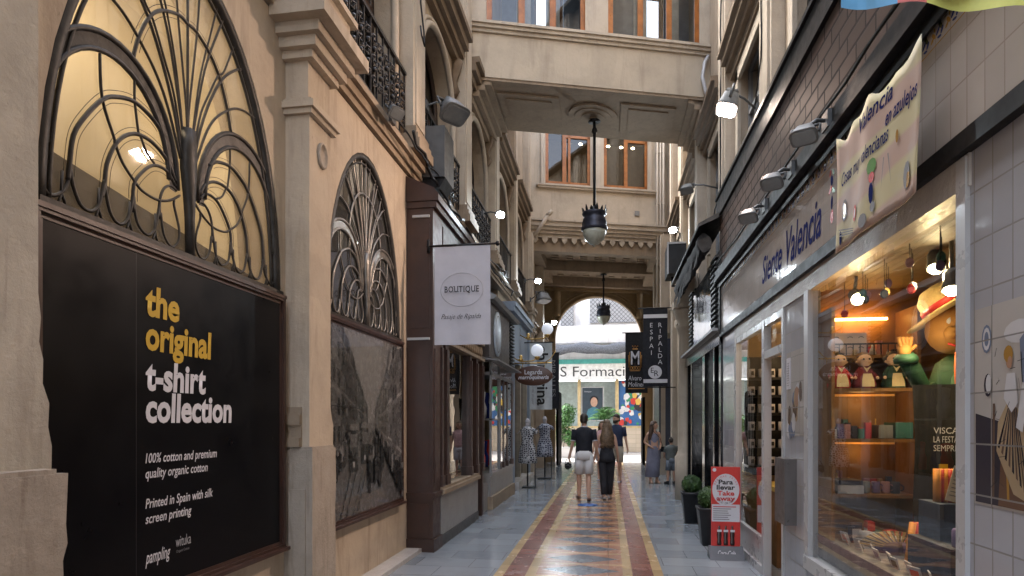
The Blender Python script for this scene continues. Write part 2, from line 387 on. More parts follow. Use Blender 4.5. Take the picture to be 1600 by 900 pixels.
# string course / entablature along the first floor
mb = MB()
for z0, z1, x in ((4.74, 4.81, -2.46), (4.81, 4.90, -2.43), (4.90, 4.97, -2.38)): mb.box(-2.9, x, -7, 25.2, z0, z1)
mb.build('string_course', TAN, LB, bevel=.008)
# moulded hoods over each bay and upper piers
for i, py in enumerate([-6.34, -3.56, -.78] + PILY):
    mb = MB()
    mb.box(-2.56, -2.38, py - .25, py + .25, 4.98, 12.5); mb.box(-2.56, -2.36, py - .18, py + .18, 5.35, 12.5)
    pr = mb.build('upper_pilaster', PALE, LB, bevel=.006)
    c2 = MB()
    for k, (z0, z1, d) in enumerate(((4.98, 5.1, .09), (5.1, 5.18, .06), (5.18, 5.28, .03))): c2.box(-2.56, -2.36 + d, py - .25 - d, py + .25 + d, z0, z1)
    c2.build('pedestal', TAN, pr, bevel=.006)
for yc in [.6, 3.39, 6.17, 8.95, 11.73, 14.51, 17.29]:
    mb = MB()
    for z0, z1, d in ((7.62, 7.72, .10), (7.72, 7.84, .17), (7.84, 7.98, .25), (7.98, 8.08, .32)): mb.box(-2.56, -2.56 + d, yc - 1.12, yc + 1.12, z0, z1)
    for s in (-1, 1):
        mb.loft([[( -2.56, yc + s * 1.0 - .07, z), (-2.56 + d, yc + s * 1.0 - .07, z), (-2.56 + d, yc + s * 1.0 + .07, z), (-2.56, yc + s * 1.0 + .07, z)] for z, d in ((7.62, .16), (7.5, .13), (7.3, .06), (7.15, .11), (7.05, .05))])
    mb.build('window_hood', MOULD, LB, bevel=.006)
    mb = MB()
    for r, d, dx in ((.90, .05, .06), (.98, .035, .03)):
        pts = [(-2.56 + dx * .5, yc - r, z) for z in (5.0, 5.8)] + [(-2.56 + dx * .5, a, b) for a, b in ell(yc, 6.55, r, r)] + [(-2.56 + dx * .5, yc + r, z) for z in (5.8, 5.0)]
        mb.tube(pts, d, 6)
    mb.build('arch_moulding', PALE, LB)
    # window set back in the arch
    wn = MB(); pts = [(-2.82, yc - .86, 5.0)] + [(-2.82, a, b) for a, b in ell(yc, 6.55, .86, .86)] + [(-2.82, yc + .86, 5.0)]
    wn.tube(pts, .045, 4); wn.box(-2.85, -2.79, yc - .03, yc + .03, 5.0, 7.4); wn.box(-2.85, -2.79, yc - .86, yc + .86, 6.5, 6.58)
    for s in (-.45, .45): wn.box(-2.84, -2.8, yc + s - .02, yc + s + .02, 5.0, 6.5)
    wf = wn.build('arched_window', DBROWN, LB)
    wp = MB(); wp.face([(-2.83, a, b) for a, b in [(yc - .86, 5.0)] + ell(yc, 6.55, .86, .86) + [(yc + .86, 5.0)]])
    wp.build('pane', GLASSK, wf)
    # wrought-iron balcony railing
    rl = MB()
    for z in (5.06, 5.9): rl.box(-2.50, -2.46, yc - 1.12, yc + 1.12, z, z + .04)
    n = 12
    for k in range(n + 1):
        yy = yc - 1.1 + 2.2 * k / n
        rl.box(-2.49, -2.47, yy - .009, yy + .009, 5.1, 5.9)
    if yc < 12:
        for k in range(n):
            ym = yc - 1.1 + 2.2 * (k + .5) / n
            for zc, r in ((5.28, .065), (5.5, .07), (5.72, .065)):
                rl.tube([(-2.48 + .02 * math.sin(3 * t), ym + r * math.cos(t) * (1 - t / 12), zc + r * math.sin(t) * (1 - t / 12) * (1 if k % 2 else -1)) for t in [j * .7 for j in range(11)]], .012, 4)
            rl.ball((-2.47, ym, 5.39), .028, 6); rl.ball((-2.47, ym, 5.61), .028, 6)
    rl.build('balcony_railing', IRON, LB)
# ground-floor pilasters
def pilaster(py, hw, ragged):
    mb = MB()
    if ragged:
        edge = [(py + hw, 4.02), (py + hw, 2.15), (py + hw + .012, 2.05), (py + hw + .004, 1.95), (py + hw + .022, 1.88), (py + hw + .02, 1.78), (py + hw + .05, 1.7), (py + hw + .045, 1.6), (py + hw + .062, 1.52), (py + hw + .06, 1.41)]
    else:
        edge = [(py + hw, 4.02), (py + hw, 1.75), (py + hw + .02, 1.66), (py + hw + .05, 1.6), (py + hw + .045, 1.41)]
    mb.prism([(py - hw, 1.41), (py - hw, 4.02)] + edge, 'x', -2.5, -2.3)
    p = mb.build('pilaster', PEACH if not ragged else GREYP, LB)
    mb = MB()
    if ragged:
        e = [(py + .235, 1.41), (py + .225, 1.2), (py + .232, 1.12), (py + .21, 1.05), (py + .215, .95), (py + .185, .86), (py + .19, .75), (py + .165, .62), (py + .16, .4), (py + .17, 0)]
    else:
        e = [(py + .205, 1.41), (py + .215, 1.1), (py + .195, .9), (py + .205, .7), (py + .205, 0)]
    mb.prism([(py - .27 if ragged else py - .205, 0), (py - .27 if ragged else py - .205, 1.41)] + e, 'x', -2.5, -2.215 if ragged else -2.265)
    mb.box(-2.5, -2.225 if ragged else -2.275, py - .25 if ragged else py - .195, py + .19, 1.41, 1.43)
    if not ragged:
        mb.box(-2.46, -2.32, py - .22, py - .205, .25, 1.1)
    mb.build('plinth', STONE, p, bevel=.012)
    mb = MB()
    for z0, z1, d in ((4.02, 4.06, .035), (4.06, 4.11, .06), (4.11, 4.14, .03)): mb.box(-2.5, -2.3 + d, py - hw - d, py + hw + d, z0, z1)
    mb.box(-2.5, -2.31, py - hw, py + hw, 4.14, 4.44)
    for z0, z1, d in ((4.44, 4.50, .05), (4.50, 4.58, .10), (4.58, 4.66, .15), (4.66, 4.76, .24), (4.76, 4.80, .21), (4.80, 5.0, .12), (5.0, 5.05, .17)): mb.box(-2.5, -2.3 + d, py - hw - d, py + hw + d, z0, z1)
    mb.build('capital', PEACH, p, bevel=.01)
    if not ragged:
        mb = MB()
        for z0, z1, d in ((1.43, 1.5, .05), (1.5, 1.6, .02), (1.6, 1.68, .045), (1.68, 1.74, .015)): mb.box(-2.48, -2.36, py - hw - d, py - hw, z0, z1)
        mb.build('base_moulding', TAN, p, bevel=.012)
        md = MB(); md.loft([[(-2.3 + x, py + .02 + r * .075 * math.cos(2 * math.pi * k / 20), 3.78 + r * .105 * math.sin(2 * math.pi * k / 20)) for k in range(20)] for x, r in ((0, 1), (.02, 1), (.025, .85), (.012, .8), (.012, .02))])
        md.build('medallion', STONE, p)
    return p
pilaster(2.0, .18, True); pilaster(4.67, .185, False); pilaster(-.78, .2, False)

# lunettes -------------------------------------------------------------
GLUN = glass('lit_lunette_glass', (.95, .9, .8), 1.45, .02, .26, (.66, .62, .54), 1.5)
GLUND = glass('dark_lunette_glass', (.6, .62, .62), 1.45, .02, .28, (.30, .31, .31), 1.7)  # grey haze in the glass colour stands in for pale reflections
TRACERY = ((0.015, ((0.813, 0.09), (0.805, 0.132), (0.784, 0.21), (0.722, 0.275), (0.621, 0.349), (0.542, 0.38), (0.417, 0.402), (0.281, 0.388), (0.196, 0.357))), (0.014, ((0.621, 0.088), (0.606, 0.121), (0.592, 0.18), (0.542, 0.244), (0.481, 0.286), (0.395, 0.314), (0.281, 0.316), (0.171, 0.289), (0.106, 0.239))), (0.012, ((0.417, 0.082), (0.417, 0.16), (0.35, 0.216), (0.269, 0.252), (0.171, 0.255), (0.106, 0.224))), (0.01, ((0.227, 0.097), (0.227, 0.155), (0.196, 0.196), (0.145, 0.216), (0.093, 0.211))), (0.012, ((0.956, 0.06), (0.922, 0.037), (0.883, 0.038), (0.842, 0.057), (0.813, 0.09), (0.804, 0.133))), (0.012, ((0.801, 0.121), (0.788, 0.084), (0.749, 0.042), (0.695, 0.034), (0.649, 0.053), (0.621, 0.097), (0.606, 0.134))), (0.011, ((0.604, 0.117), (0.572, 0.054), (0.522, 0.032), (0.47, 0.046), (0.433, 0.097), (0.417, 0.16))), (0.01, ((0.417, 0.128), (0.395, 0.059), (0.327, 0.033), (0.269, 0.057), (0.239, 0.115), (0.227, 0.155))), (0.009, ((0.22, 0.118), (0.196, 0.054), (0.132, 0.027), (0.08, 0.052), (0.073, 0.094), (0.113, 0.157), (0.113, 0.177))), (0.01, ((0.635, 0.469), (0.621, 0.353), (0.547, 0.265), (0.542, 0.253), (0.491, 0.207), (0.406, 0.171), (0.35, 0.155), (0.245, 0.152), (0.145, 0.171), (0.067, 0.201))), (0.009, ((0.411, 0.472), (0.411, 0.408), (0.384, 0.319), (0.373, 0.317), (0.327, 0.277), (0.269, 0.257))), (0.014, ((0, 0.772), (0.076, 0.775), (0.206, 0.742), (0.304, 0.688), (0.38, 0.606), (0.424, 0.524))), (0.009, ((0.17, 0.99), (0.121, 0.97), (0.106, 0.899), (0.084, 0.778), (0.04, 0.608), (0.011, 0.493), (0, 0.384), (0.012, 0.34))), (0.01, ((0.37, 0.94), (0.329, 0.896), (0.206, 0.747), (0.136, 0.637), (0.069, 0.482), (0.04, 0.4), (0.03, 0.34))), (0.012, ((0.571, 0.805), (0.46, 0.764), (0.321, 0.687), (0.206, 0.58), (0.129, 0.482), (0.091, 0.418), (0.05, 0.33))), (0.011, ((0.759, 0.653), (0.609, 0.65), (0.496, 0.635), (0.389, 0.599), (0.254, 0.532), (0.159, 0.451), (0.06, 0.32))), (0.009, ((0.47, 0.875), (0.35, 0.729), (0.281, 0.688), (0.196, 0.601), (0.119, 0.515), (0.067, 0.404), (0.05, 0.34))), (0.008, ((0.29, 0.95), (0.196, 0.786), (0.164, 0.734), (0.106, 0.619), (0.06, 0.482), (0.04, 0.396), (0.03, 0.34))))
def lunette(yc, a, b, gm, came):
    z0 = 2.60; X = -2.53; s = a / 1.03; q = b / 1.87
    def P(u, v): return (X, yc + u * s, z0 + v * q)
    fr = MB(); fr.tube([P(*p) for p in ell(0, 0, 1.0, 1.84, 180, 0, 40)], .035, 6); fr.tube([P(*p) for p in ell(0, 0, .94, 1.77, 180, 0, 40)], .012, 5)
    fr.box(X - .03, X + .05, yc - a, yc + a, z0 - .01, z0 + .03)
    f = fr.build('lunette_window', LEAD, LB)
    m = MB()
    def smooth(p):
        o = []
        for k in range(len(p) - 1):
            p0, p1, p2, p3 = p[max(0, k - 1)], p[k], p[k + 1], p[min(len(p) - 1, k + 2)]
            for t in (0, .25, .5, .75): o.append(tuple(.5 * (2 * b_ + (c_ - a_) * t + (2 * a_ - 5 * b_ + 4 * c_ - d_) * t * t + (3 * b_ - a_ - 3 * c_ + d_) * t ** 3) for a_, b_, c_, d_ in zip(p0, p1, p2, p3)))
        return o + [p[-1]]
    for sg in (-1, 1):
        for n_, (r, pts) in enumerate(TRACERY):
            sp = smooth(pts); m.tube([P(sg * u * 1.03, v * 1.87) for u, v in sp], r * .80, 5)
            for of in ((-.03, .03) if n_ in (0, 1, 2, 11) and yc < 4 else ()):      # fine inner lead line either side of each bar
                ql = []
                for k in range(2, len(sp) - 2):
                    dx, dy = (sp[k + 1][0] - sp[k - 1][0]) * 1.03, (sp[k + 1][1] - sp[k - 1][1]) * 1.87; l_ = math.hypot(dx, dy) or 1
                    uu, vv = sp[k][0] * 1.03 - dy / l_ * of, sp[k][1] * 1.87 + dx / l_ * of
                    if vv > .03 and uu > .02 and (uu / 1.0) ** 2 + (vv / 1.84) ** 2 < 1: ql.append(P(sg * uu, vv))
                if len(ql) > 3: m.tube(ql, .0018, 4)
        for ra, rb, r in ((.47, .58, .016), (.40, .49, .014)): m.tube([P(sg * (.56 + ra * math.cos(R(t))), .42 + rb * math.sin(R(t))) for t in range(-14 if ra < .45 else 6, 186, 8)], r, 5)
        m.loft([[P(sg * (.56 + ra * math.cos(R(t))), .42 + rb * math.sin(R(t))) for t in range(0, 186, 8)] for ra, rb in ((.46, .57), (.405, .495))], close=False)
        m.tube([P(sg * .97, .44), P(sg * .985, .2), P(sg * .965, .03)], .010, 5)
        for u in (.87, .66, .46, .27): m.tube([P(sg * u, .20), P(sg * (u + .005), .10), P(sg * (u - .028), .02)], .007, 5); m.tube([P(sg * u, .10), P(sg * (u + .03), .02)], .007, 5)
    m.tube([P(0, t) for t in (.4, 1.0, 1.44, 1.84)], .009, 5)
    m.loft([[ (X + .02 + dx, yc + du, z0 + v) for dx, du in ((-.02, -w_), (.02, -w_ * .5), (.02, w_ * .5), (-.02, w_))] for v, w_ in ((.0, .022), (.25, .028), (.4, .045), (.55, .07), (.68, .07), (.8, .05))])
    m.build('tracery', came, f)
    gp = MB(); gp.face([(X - .012, *p) for p in ell(yc, z0, a - .01, b - .01, 180, 0, 40)]); gp.build('glass', gm, f)
lunette(3.39, 1.03, 1.87, GLUN, LEAD); lunette(6.17, 1.0, 1.82, GLUND, plain('highlight_came', (.20, .185, .165), .38, metal=.6, var=.3, sc=10))  # second window's lead coloured lighter to carry its highlights
# lit room behind the first lunette
WARMW = plain('warm_room_wall', (.66, .59, .45), .9, var=.08, sc=2, bmp=0)
rm = MB(); rm.box(-3.58, -3.5, 2.0, 4.72, 2.3, 4.9); rm.box(-3.5, -2.86, 1.98, 2.04, 2.3, 4.9); rm.box(-3.5, -2.86, 4.7, 4.76, 2.3, 4.9); rm.box(-3.5, -2.86, 2.04, 4.7, 4.7, 4.76); rm.box(-3.5, -2.86, 2.04, 4.7, 2.3, 2.36)
ro = rm.build('lit_room', WARMW, LB)
dk = MB(); dk.face([(-2.72, 2.2, 2.42), (-2.72, 4.6, 2.42), (-2.72, 4.6, 2.72), (-2.72, 2.2, 3.02)]); dk.face([(-3.45, 2.2, 2.42), (-3.45, 4.6, 2.42), (-3.45, 4.6, 2.72), (-3.45, 2.2, 3.02)]); dk.build('dark_sheet', DIM, LB)  # dark sheets set behind the glass to darken its lower part
lamp('room_light', 'AREA', (-3.1, 3.0, 4.6), 3.4, (1, .84, .62), LB, .5, (-3.3, 3.2, 3.4))
lamp('room_light', 'POINT', (-3.0, 4.2, 3.9), .6, (1, .82, .58), LB, .15)
d2 = MB(); d2.box(-3.58, -3.4, 4.8, 7.4, 2.3, 4.9); d2.build('dim_room', DIM, LB)

# ================================================================== sign board and photo mural in the two bays
def panel_frame(y0, y1, z0, z1, parent):
    mb = MB()
    for d, w_ in ((.04, .055), (.058, .03)):
        mb.box(-2.5, -2.5 + d, y0, y1, z1 - w_, z1); mb.box(-2.5, -2.5 + d, y0, y1, z0, z0 + w_)
        mb.box(-2.5, -2.5 + d - .002, y1 - w_, y1, z0 + w_, z1 - w_); mb.box(-2.5, -2.5 + d - .002, y0, y0 + w_, z0 + w_, z1 - w_)
    mb.box(-2.5, -2.435, y0, y1, z1 - .012, z1 + .012); mb.box(-2.5, -2.405, y0, y1, z0 - .012, z0 + .012)
    return mb.build('frame', BROWN, parent, bevel=.005)
SB = thing('sign_board', 'large black shop board with yellow and white lettering under the lit lunette', 'sign', (-2.45, 3.4, .66))
panel_frame(2.3, 4.39, .66, 2.575, SB)
mb = MB(); mb.box(-2.5, -2.465, 2.34, 4.36, .7, 2.54); mb.build('board', BOARD, SB)
mb = MB(); mb.box(-2.465, -2.4645, 2.90, 2.903, .72, 2.52); mb.build('seam', plain('board_seam', (.012, .012, .014), .5, bmp=0), SB)
U, V = (0, 1, 0), (0, 0, 1); XB = -2.465
for s, z, h, wd, m in (('the', 2.205, .225, .265, YELLOW), ('original', 2.02, .225, .555, YELLOW), ('t-shirt', 1.80, .225, .50, WHITE), ('collection', 1.625, .225, .765, WHITE)):
    text(SB, s, (XB, 2.965, z), U, V, h, m, 'headline', wd, bold=.034, shear=.06, ext=.001, lift=.003)
for s, z, wd in (('100% cotton and premium', 1.40, .61), ('quality organic cotton', 1.318, .52), ('Printed in Spain with silk', 1.155, .57), ('screen printing', 1.072, .37)):
    text(SB, s, (XB, 2.965, z), U, V, .075, WHITE, 'small_print', wd, bold=.012, shear=.2)
text(SB, 'pampling', (XB, 2.965, .855), U, V, .10, WHITE, 'logo', .19, bold=.008, shear=.35)
text(SB, 'wituka', (XB, 3.2, .90), U, V, .09, plain('light_grey_print', (.4, .4, .42), .6, bmp=0), 'logo', .13, shear=0)
text(SB, 'Organic Cotton', (XB, 3.205, .867), U, V, .022, GREYINK, 'logo', .11)
# photograph of an old street
PM = thing('photo_mural', 'tall black and white photograph of an old street with trams in a brown frame', 'picture', (-2.45, 6.17, .66))
panel_frame(4.95, 7.15, .66, 2.575, PM)
GR = [plain('grey_tone_' + n, g3(v), .25, var=0, bmp=0) for n, v in (('black', .008), ('charcoal', .02), ('slate', .042), ('mid', .08), ('light', .10), ('pale', .15), ('white', .30))]
mb = MB(); rnd = random.Random(3); XP = -2.462; ly = [XP]
pa, pb, qa, qb = 5.0, 7.1, .71, 2.52
def pt(u, v): return (ly[0], pa + (pb - pa) * min(1, max(0, u)), qa + (qb - qa) * min(1, max(0, v)))
def poly(pts, k): ly[0] += .00003; mb.face([pt(*p) for p in pts], k)
mb.box(-2.5, XP - .0005, pa - .02, pb + .02, qa - .02, qb + .02, 0)
vx, vy = .56, .50
poly([(0, 0), (1, 0), (1, 1), (0, 1)], 5)
poly([(0, 0), (1, 0), (1, .12), (vx + .03, vy), (vx - .05, vy), (0, .2)], 4)            # road
for side in (0, 1):
    e = 0.0 if side == 0 else 1.0; ntop = 1.35
    fs = [0, .18, .36, .5, .62, .72, .8, .86, .9]
    for i in range(8):
        a, b_ = fs[i], fs[i + 1]; k = rnd.choice((1, 2, 3, 2)) if side == 0 else rnd.choice((2, 3, 3, 4))
        xa = e + (vx - e) * a; xb = e + (vx - e) * b_; ta = vy + (ntop - vy) * (1 - a) * rnd.uniform(.85, 1.05); tb = vy + (ta - vy) * (1 - b_) / (1 - a)
        ba, bb = vy + (.1 - vy) * (1 - a), vy + (.1 - vy) * (1 - b_)
        poly([(xa, ba), (xb, bb), (xb, tb), (xa, ta)], k)
        for r_ in range(6):
            for c_ in range(2):
                u0 = (c_ + .22) / 2; u1 = (c_ + .75) / 2; v0 = (r_ + .2) / 6; v1 = (r_ + .8) / 6
                X0, X1 = xa + (xb - xa) * u0, xa + (xb - xa) * u1
                f0 = lambda u, v: (ba + (bb - ba) * u) * (1 - v) + (ta + (tb - ta) * u) * v
                poly([(X0, f0(u0, v0)), (X1, f0(u1, v0)), (X1, f0(u1, v1)), (X0, f0(u0, v1))], max(0, k - 1 - rnd.randint(0, 1)) if rnd.random() < .75 else min(6, k + 1))
            if r_ % 2: poly([(xa, f0(0, r_ / 6)), (xb, f0(1, r_ / 6)), (xb, f0(1, r_ / 6 + .02)), (xa, f0(0, r_ / 6 + .02))], min(6, k + 2))
for cx_, w_, z0_, z1_ in ((.33, .10, .24, .46), (.46, .085, .27, .47)):                 # two trams
    poly([(cx_ - w_ / 2, z0_), (cx_ + w_ / 2, z0_), (cx_ + w_ / 2, z1_), (cx_ - w_ / 2, z1_)], 1)
    poly([(cx_ - w_ * .55, z1_), (cx_ + w_ * .55, z1_), (cx_ + w_ * .35, z1_ + .035), (cx_ - w_ * .35, z1_ + .035)], 4)
    poly([(cx_ - w_ * .4, z1_ - .09), (cx_ + w_ * .4, z1_ - .09), (cx_ + w_ * .4, z1_ - .02), (cx_ - w_ * .4, z1_ - .02)], 3)
    poly([(cx_ - w_ * .4, z0_ + .05), (cx_ + w_ * .4, z0_ + .05), (cx_ + w_ * .4, z0_ + .1), (cx_ - w_ * .4, z0_ + .1)], 0)
    poly([(cx_ - .01, z0_ + .02), (cx_ + .01, z0_ + .02), (cx_ + .01, z0_ + .05), (cx_ - .01, z0_ + .05)], 6)
for cx_ in (.30, .36, .44, .48): poly([(cx_ - .004, .24), (cx_ + .004, .24), (cx_ - .12 + .012, 0), (cx_ - .12, 0)], 2)
for side in (0, 1):
    for i in range(170):
        f = rnd.random() ** .7; u = (0 + (vx - .1) * f * .62) if side == 0 else (1 - (1 - vx) * f * .9)
        if rnd.random() < .12: u = rnd.uniform(.5, .7)
        s_ = .17 * (1 - f) + .025; zb_ = vy * f * .85 + rnd.uniform(-.03, .03) * (1 - f) + .02
        k = rnd.choice((0, 0, 0, 1, 1, 2, 5))
        poly([(u - s_ * .1, zb_), (u + s_ * .1, zb_), (u + s_ * .13, zb_ + s_ * .8), (u - s_ * .13, zb_ + s_ * .8)], k)
        poly([(u - s_ * .05, zb_ + s_ * .8), (u + s_ * .05, zb_ + s_ * .8), (u + s_ * .05, zb_ + s_), (u - s_ * .05, zb_ + s_)], rnd.choice((0, 4, 5)))
poly([(0, .585), (.35, .578), (.35, .583), (0, .59)], 0)
mb.build('photograph', GR, PM)
gp = MB(); gp.face([(-2.452, pa, qa), (-2.452, pb, qa), (-2.452, pb, qb), (-2.452, pa, qb)]); gp.build('glazing', glass('mural_glazing', (.97, .97, .97), 1.4), PM)
# step of pale stone in front of the second bay
mb = MB(); mb.box(-2.5, -2.3, 5.3, 7.4, 0, .05); mb.build('stone_skirting', MARBLE, LB, bevel=.01)
# ================================================================== LEFT WOODEN SHOPFRONT (y 7.4 - 14)
WS = thing('wooden_shopfront', 'brown painted wooden shopfront with tall windows and grey marble base beside the photo mural', 'shopfront', (-2.3, 9, 0))
XF = -2.16
mb = MB()
mb.box(-2.5, XF, 7.42, 7.76, 0, 4.45); mb.box(-2.5, XF + .02, 7.40, 7.80, 0, .16)
mb.box(-2.5, XF + .03, 7.39, 7.80, .70, .74); mb.box(-2.5, XF + .015, 7.40, 7.79, .66, .70)
mb.box(-2.46, -2.2, 7.408, 7.42, .22, .60); mb.box(-2.46, -2.2, 7.412, 7.42, .86, 2.55); mb.box(-2.46, -2.2, 7.412, 7.42, 2.8, 4.1)
mb.box(XF, XF + .012, 7.48, 7.70, .86, 2.55); mb.build('corner_pier', BROWN, WS, bevel=.008)
mb = MB(); mb.box(-2.49, -2.2, 7.395, 7.42, 2.65, 2.68); mb.box(-2.42, -2.2, 7.395, 7.42, 4.18, 4.21); mb.build('trim_strip', WMETAL, WS)
mb = MB(); mb.box(-2.5, XF, 7.76, 10.6, 2.98, 4.3); 
for k in range(3): mb.box(XF - .001, XF + .012, 7.86 + k * .92, 8.66 + k * .92, 3.15, 4.2)
mb.box(-2.5, XF + .05, 7.40, 10.6, 4.3, 4.38); mb.box(-2.5, XF + .08, 7.38, 10.6, 4.38, 4.46)
mb.prism([(-2.5, 4.46), (XF + .08, 4.46), (XF + .02, 4.54), (-2.5, 4.70)], 'y', 7.38, 10.6)
mb.build('fascia', BROWN, WS, bevel=.006)
# carved frieze
mb = MB(); mb.box(-2.5, XF - .02, 7.76, 10.55, 2.72, 2.95); mb.box(-2.5, XF + .03, 7.76, 10.55, 2.68, 2.72); mb.box(-2.5, XF + .03, 7.76, 10.55, 2.95, 2.98)
for k in range(18): mb.loft([[(XF - .02 + d, 7.86 + k * .15 + r * .06 * math.cos(t * math.pi / 5), 2.835 + r * .08 * math.sin(t * math.pi / 5)) for t in range(10)] for d, r in ((0, 1), (.02, .9), (.03, .5), (.02, .1))])
mb.build('frieze', TAN, WS)
mb = MB(); mb.box(-2.5, XF, 7.8, 10.1, .14, .68); mb.build('marble_base', GMARBLE, WS)
mb = MB(); mb.box(-2.5, XF + .012, 7.8, 10.1, 0, .14); mb.build('base_strip', plain('dark_base', (.06, .06, .06), .5), WS)
mb = MB(); mb.box(-2.5, XF + .05, 7.77, 10.1, .68, .74); mb.box(-2.5, XF + .03, 7.77, 10.1, .74, .78); mb.build('sill', TAN, WS, bevel=.008)
for y0, y1 in ((7.77, 7.90), (8.02, 8.18), (9.52, 9.62), (9.98, 10.12), (10.46, 10.56)):
    mb = MB(); mb.box(-2.3, XF, y0, y1, .78 if y0 < 10 else 0, 2.68); mb.box(XF, XF + .02, y0 + .02, y1 - .02, .9, 2.6); mb.box(-2.3, XF + .03, y0 - .01, y1 + .01, .78, .92); mb.build('mullion', BROWN, WS, bevel=.005)
for y0, y1 in ((7.9, 8.02), (8.18, 9.52), (9.62, 9.98), (10.12, 10.46)):
    mb = MB(); mb.face([(XF - .06, y0, .78), (XF - .06, y1, .78), (XF - .06, y1, 2.68), (XF - .06, y0, 2.68)]); mb.build('window_pane', GLASSD, WS)
mb = MB(); mb.box(-3.0, -2.95, 7.45, 10.6, 0, 4); mb.box(-2.95, -2.3, 7.5, 10.5, .6, .7); mb.box(-2.95, -2.3, 7.5, 10.5, 2.7, 2.74); mb.build('interior', DIM, WS)
# second shop: glass bay and dark sign band
S2 = thing('corner_shopfront', 'dark shopfront with corner glass bay, round pale logo and grey sloping hood', 'shopfront', (-2.3, 12, 0))
mb = MB(); mb.box(-2.5, XF, 11.2, 13.9, .1, .62); mb.box(-2.5, XF + .03, 11.2, 13.9, .62, .68); mb.build('stall_riser', GMARBLE, S2)
mb = MB(); mb.box(-2.5, XF + .05, 11.18, 13.9, 0, .24); mb.build('base_step', TAN, S2, bevel=.01)
mb = MB(); mb.box(-2.5, XF - .05, 10.56, 11.2, 0, .5); mb.build('door_step', GMARBLE, S2)
for y0, y1 in ((12.2, 12.32), (12.62, 12.74), (13.1, 13.22), (13.75, 13.9)):
    mb = MB(); mb.box(-2.3, XF, y0, y1, .68, 2.5); mb.box(-2.3, XF + .025, y0 - .01, y1 + .01, .68, .8); mb.build('post', BROWN, S2, bevel=.005)
mb = MB()
for x, y in ((XF, 11.22), (XF, 12.15), (-2.48, 11.22)): mb.box(x - .02, x + .02, y - .02, y + .02, .68, 2.75)
mb.box(-2.5, XF + .02, 11.2, 12.17, 1.66, 1.69); mb.box(-2.5, XF + .02, 11.2, 13.9, 2.50, 2.56); mb.box(-2.5, XF + .02, 11.2, 13.9, 2.74, 2.8); mb.build('glazing_bars', GREYM, S2)
mb = MB(); mb.face([(XF - .01, 11.22, .68), (XF - .01, 13.8, .68), (XF - .01, 13.8, 2.74), (XF - .01, 11.22, 2.74)]); mb.face([(-2.48, 11.22, .68), (XF - .01, 11.22, .68), (XF - .01, 11.22, 2.74), (-2.48, 11.22, 2.74)]); mb.build('glass_bay', GLASSS, S2)
mb = MB(); mb.box(-2.95, -2.9, 10.6, 14, 0, 4); mb.box(-2.9, -2.2, 10.6, 14, 2.76, 2.79); mb.build('interior', DIM, S2)
mb = MB(); mb.box(-2.5, XF + .02, 11.0, 13.3, 2.82, 3.86); mb.build('sign_band', plain('dark_sign_band', (.05, .04, .036), .45), S2)
mb = MB(); mb.prism([(-2.5, 3.86), (XF + .12, 3.86), (XF + .16, 3.92), (-2.5, 4.25)], 'y', 10.95, 14.0); mb.prism([(-2.5, 2.8), (XF + .2, 2.74), (XF + .2, 2.77), (-2.5, 2.84)], 'y', 10.95, 13.9); mb.build('hood', GREYM, S2)
mb = MB(); mb.box(-2.5, XF - .02, 13.3, 13.95, 2.82, 3.86, 0)
for k in range(13): mb.box(XF - .03, XF + .04, 13.32, 13.93, 2.86 + k * .077, 2.89 + k * .077)
mb.build('louvre', BLACK, S2)
mb = MB(); mb.loft([[(XF + .02 + d, 11.75 + r * .33 * math.cos(2 * math.pi * k / 28), 3.33 + r * .43 * math.sin(2 * math.pi * k / 28)) for k in range(28)] for d, r in ((0, 1), (.03, 1), (.03, .02))]); lg = mb.build('round_logo', plain('pale_blue_disc', (.50, .58, .66), .5, bmp=0), S2)
mb = MB(); mb.loft([[(XF + .055, 11.75 + r * .27 * math.cos(2 * math.pi * k / 28), 3.33 + r * .36 * math.sin(2 * math.pi * k / 28)) for k in range(28)] for r in (1, .94)], cap=False); mb.build('ring', GREYINK, lg)
for k, (c_, y, z) in enumerate(((0, 11.5, .75), (1, 11.8, .75), (2, 11.6, 1.7), (0, 12.4, .75), (1, 12.9, .75), (2, 13.4, .75), (1, 12.0, 1.7))):
    b_ = MB(); b_.lathe([(.1, 0), (.11, .2), (.07, .32), (.09, .5), (.02, .52)], (-2.42, y, z), 10)
    o = b_.build('vase', [REDP, BLUEINK, CLOTHW][c_], smooth=True)
    tag(o, ['red vase standing in the corner glass bay of the dark shopfront', 'blue vase standing in the corner glass bay of the dark shopfront', 'white vase standing in the corner glass bay of the dark shopfront'][c_], 'vase', 'vases in the glass bay')
# blue-grey shop wall further along
BG = plaster('blue_grey_paint', (.26, .31, .38), .15)
S3 = thing('blue_grey_shopfront', 'pale blue grey painted shopfront behind the two dressed mannequins', 'shopfront', (-2.4, 16, 0))
mb = MB(); mb.box(-2.56, -2.2, 14.0, 14.5, 0, 4.0); mb.box(-2.56, -2.26, 14.5, 17.2, 3.1, 4.2); mb.box(-2.56, -2.2, 17.2, 17.5, 0, 4.2); mb.box(-2.56, -2.14, 14.0, 17.5, 4.2, 4.32); mb.box(-2.56, -2.1, 14.0, 17.5, 4.32, 4.42)
mb.build('surround', BG, S3, bevel=.01)
mb = MB()
for y0, y1 in ((14.5, 14.7), (15.8, 15.95), (17.05, 17.2)): mb.box(-2.4, -2.26, y0, y1, .2, 3.1)
mb.build('window_frame', plain('pale_wood', (.3, .26, .2), .5), S3)
mb = MB(); mb.face([(-2.36, 14.7, .2), (-2.36, 17.05, .2), (-2.36, 17.05, 3.1), (-2.36, 14.7, 3.1)]); mb.build('shop_window', GLASSD, S3)
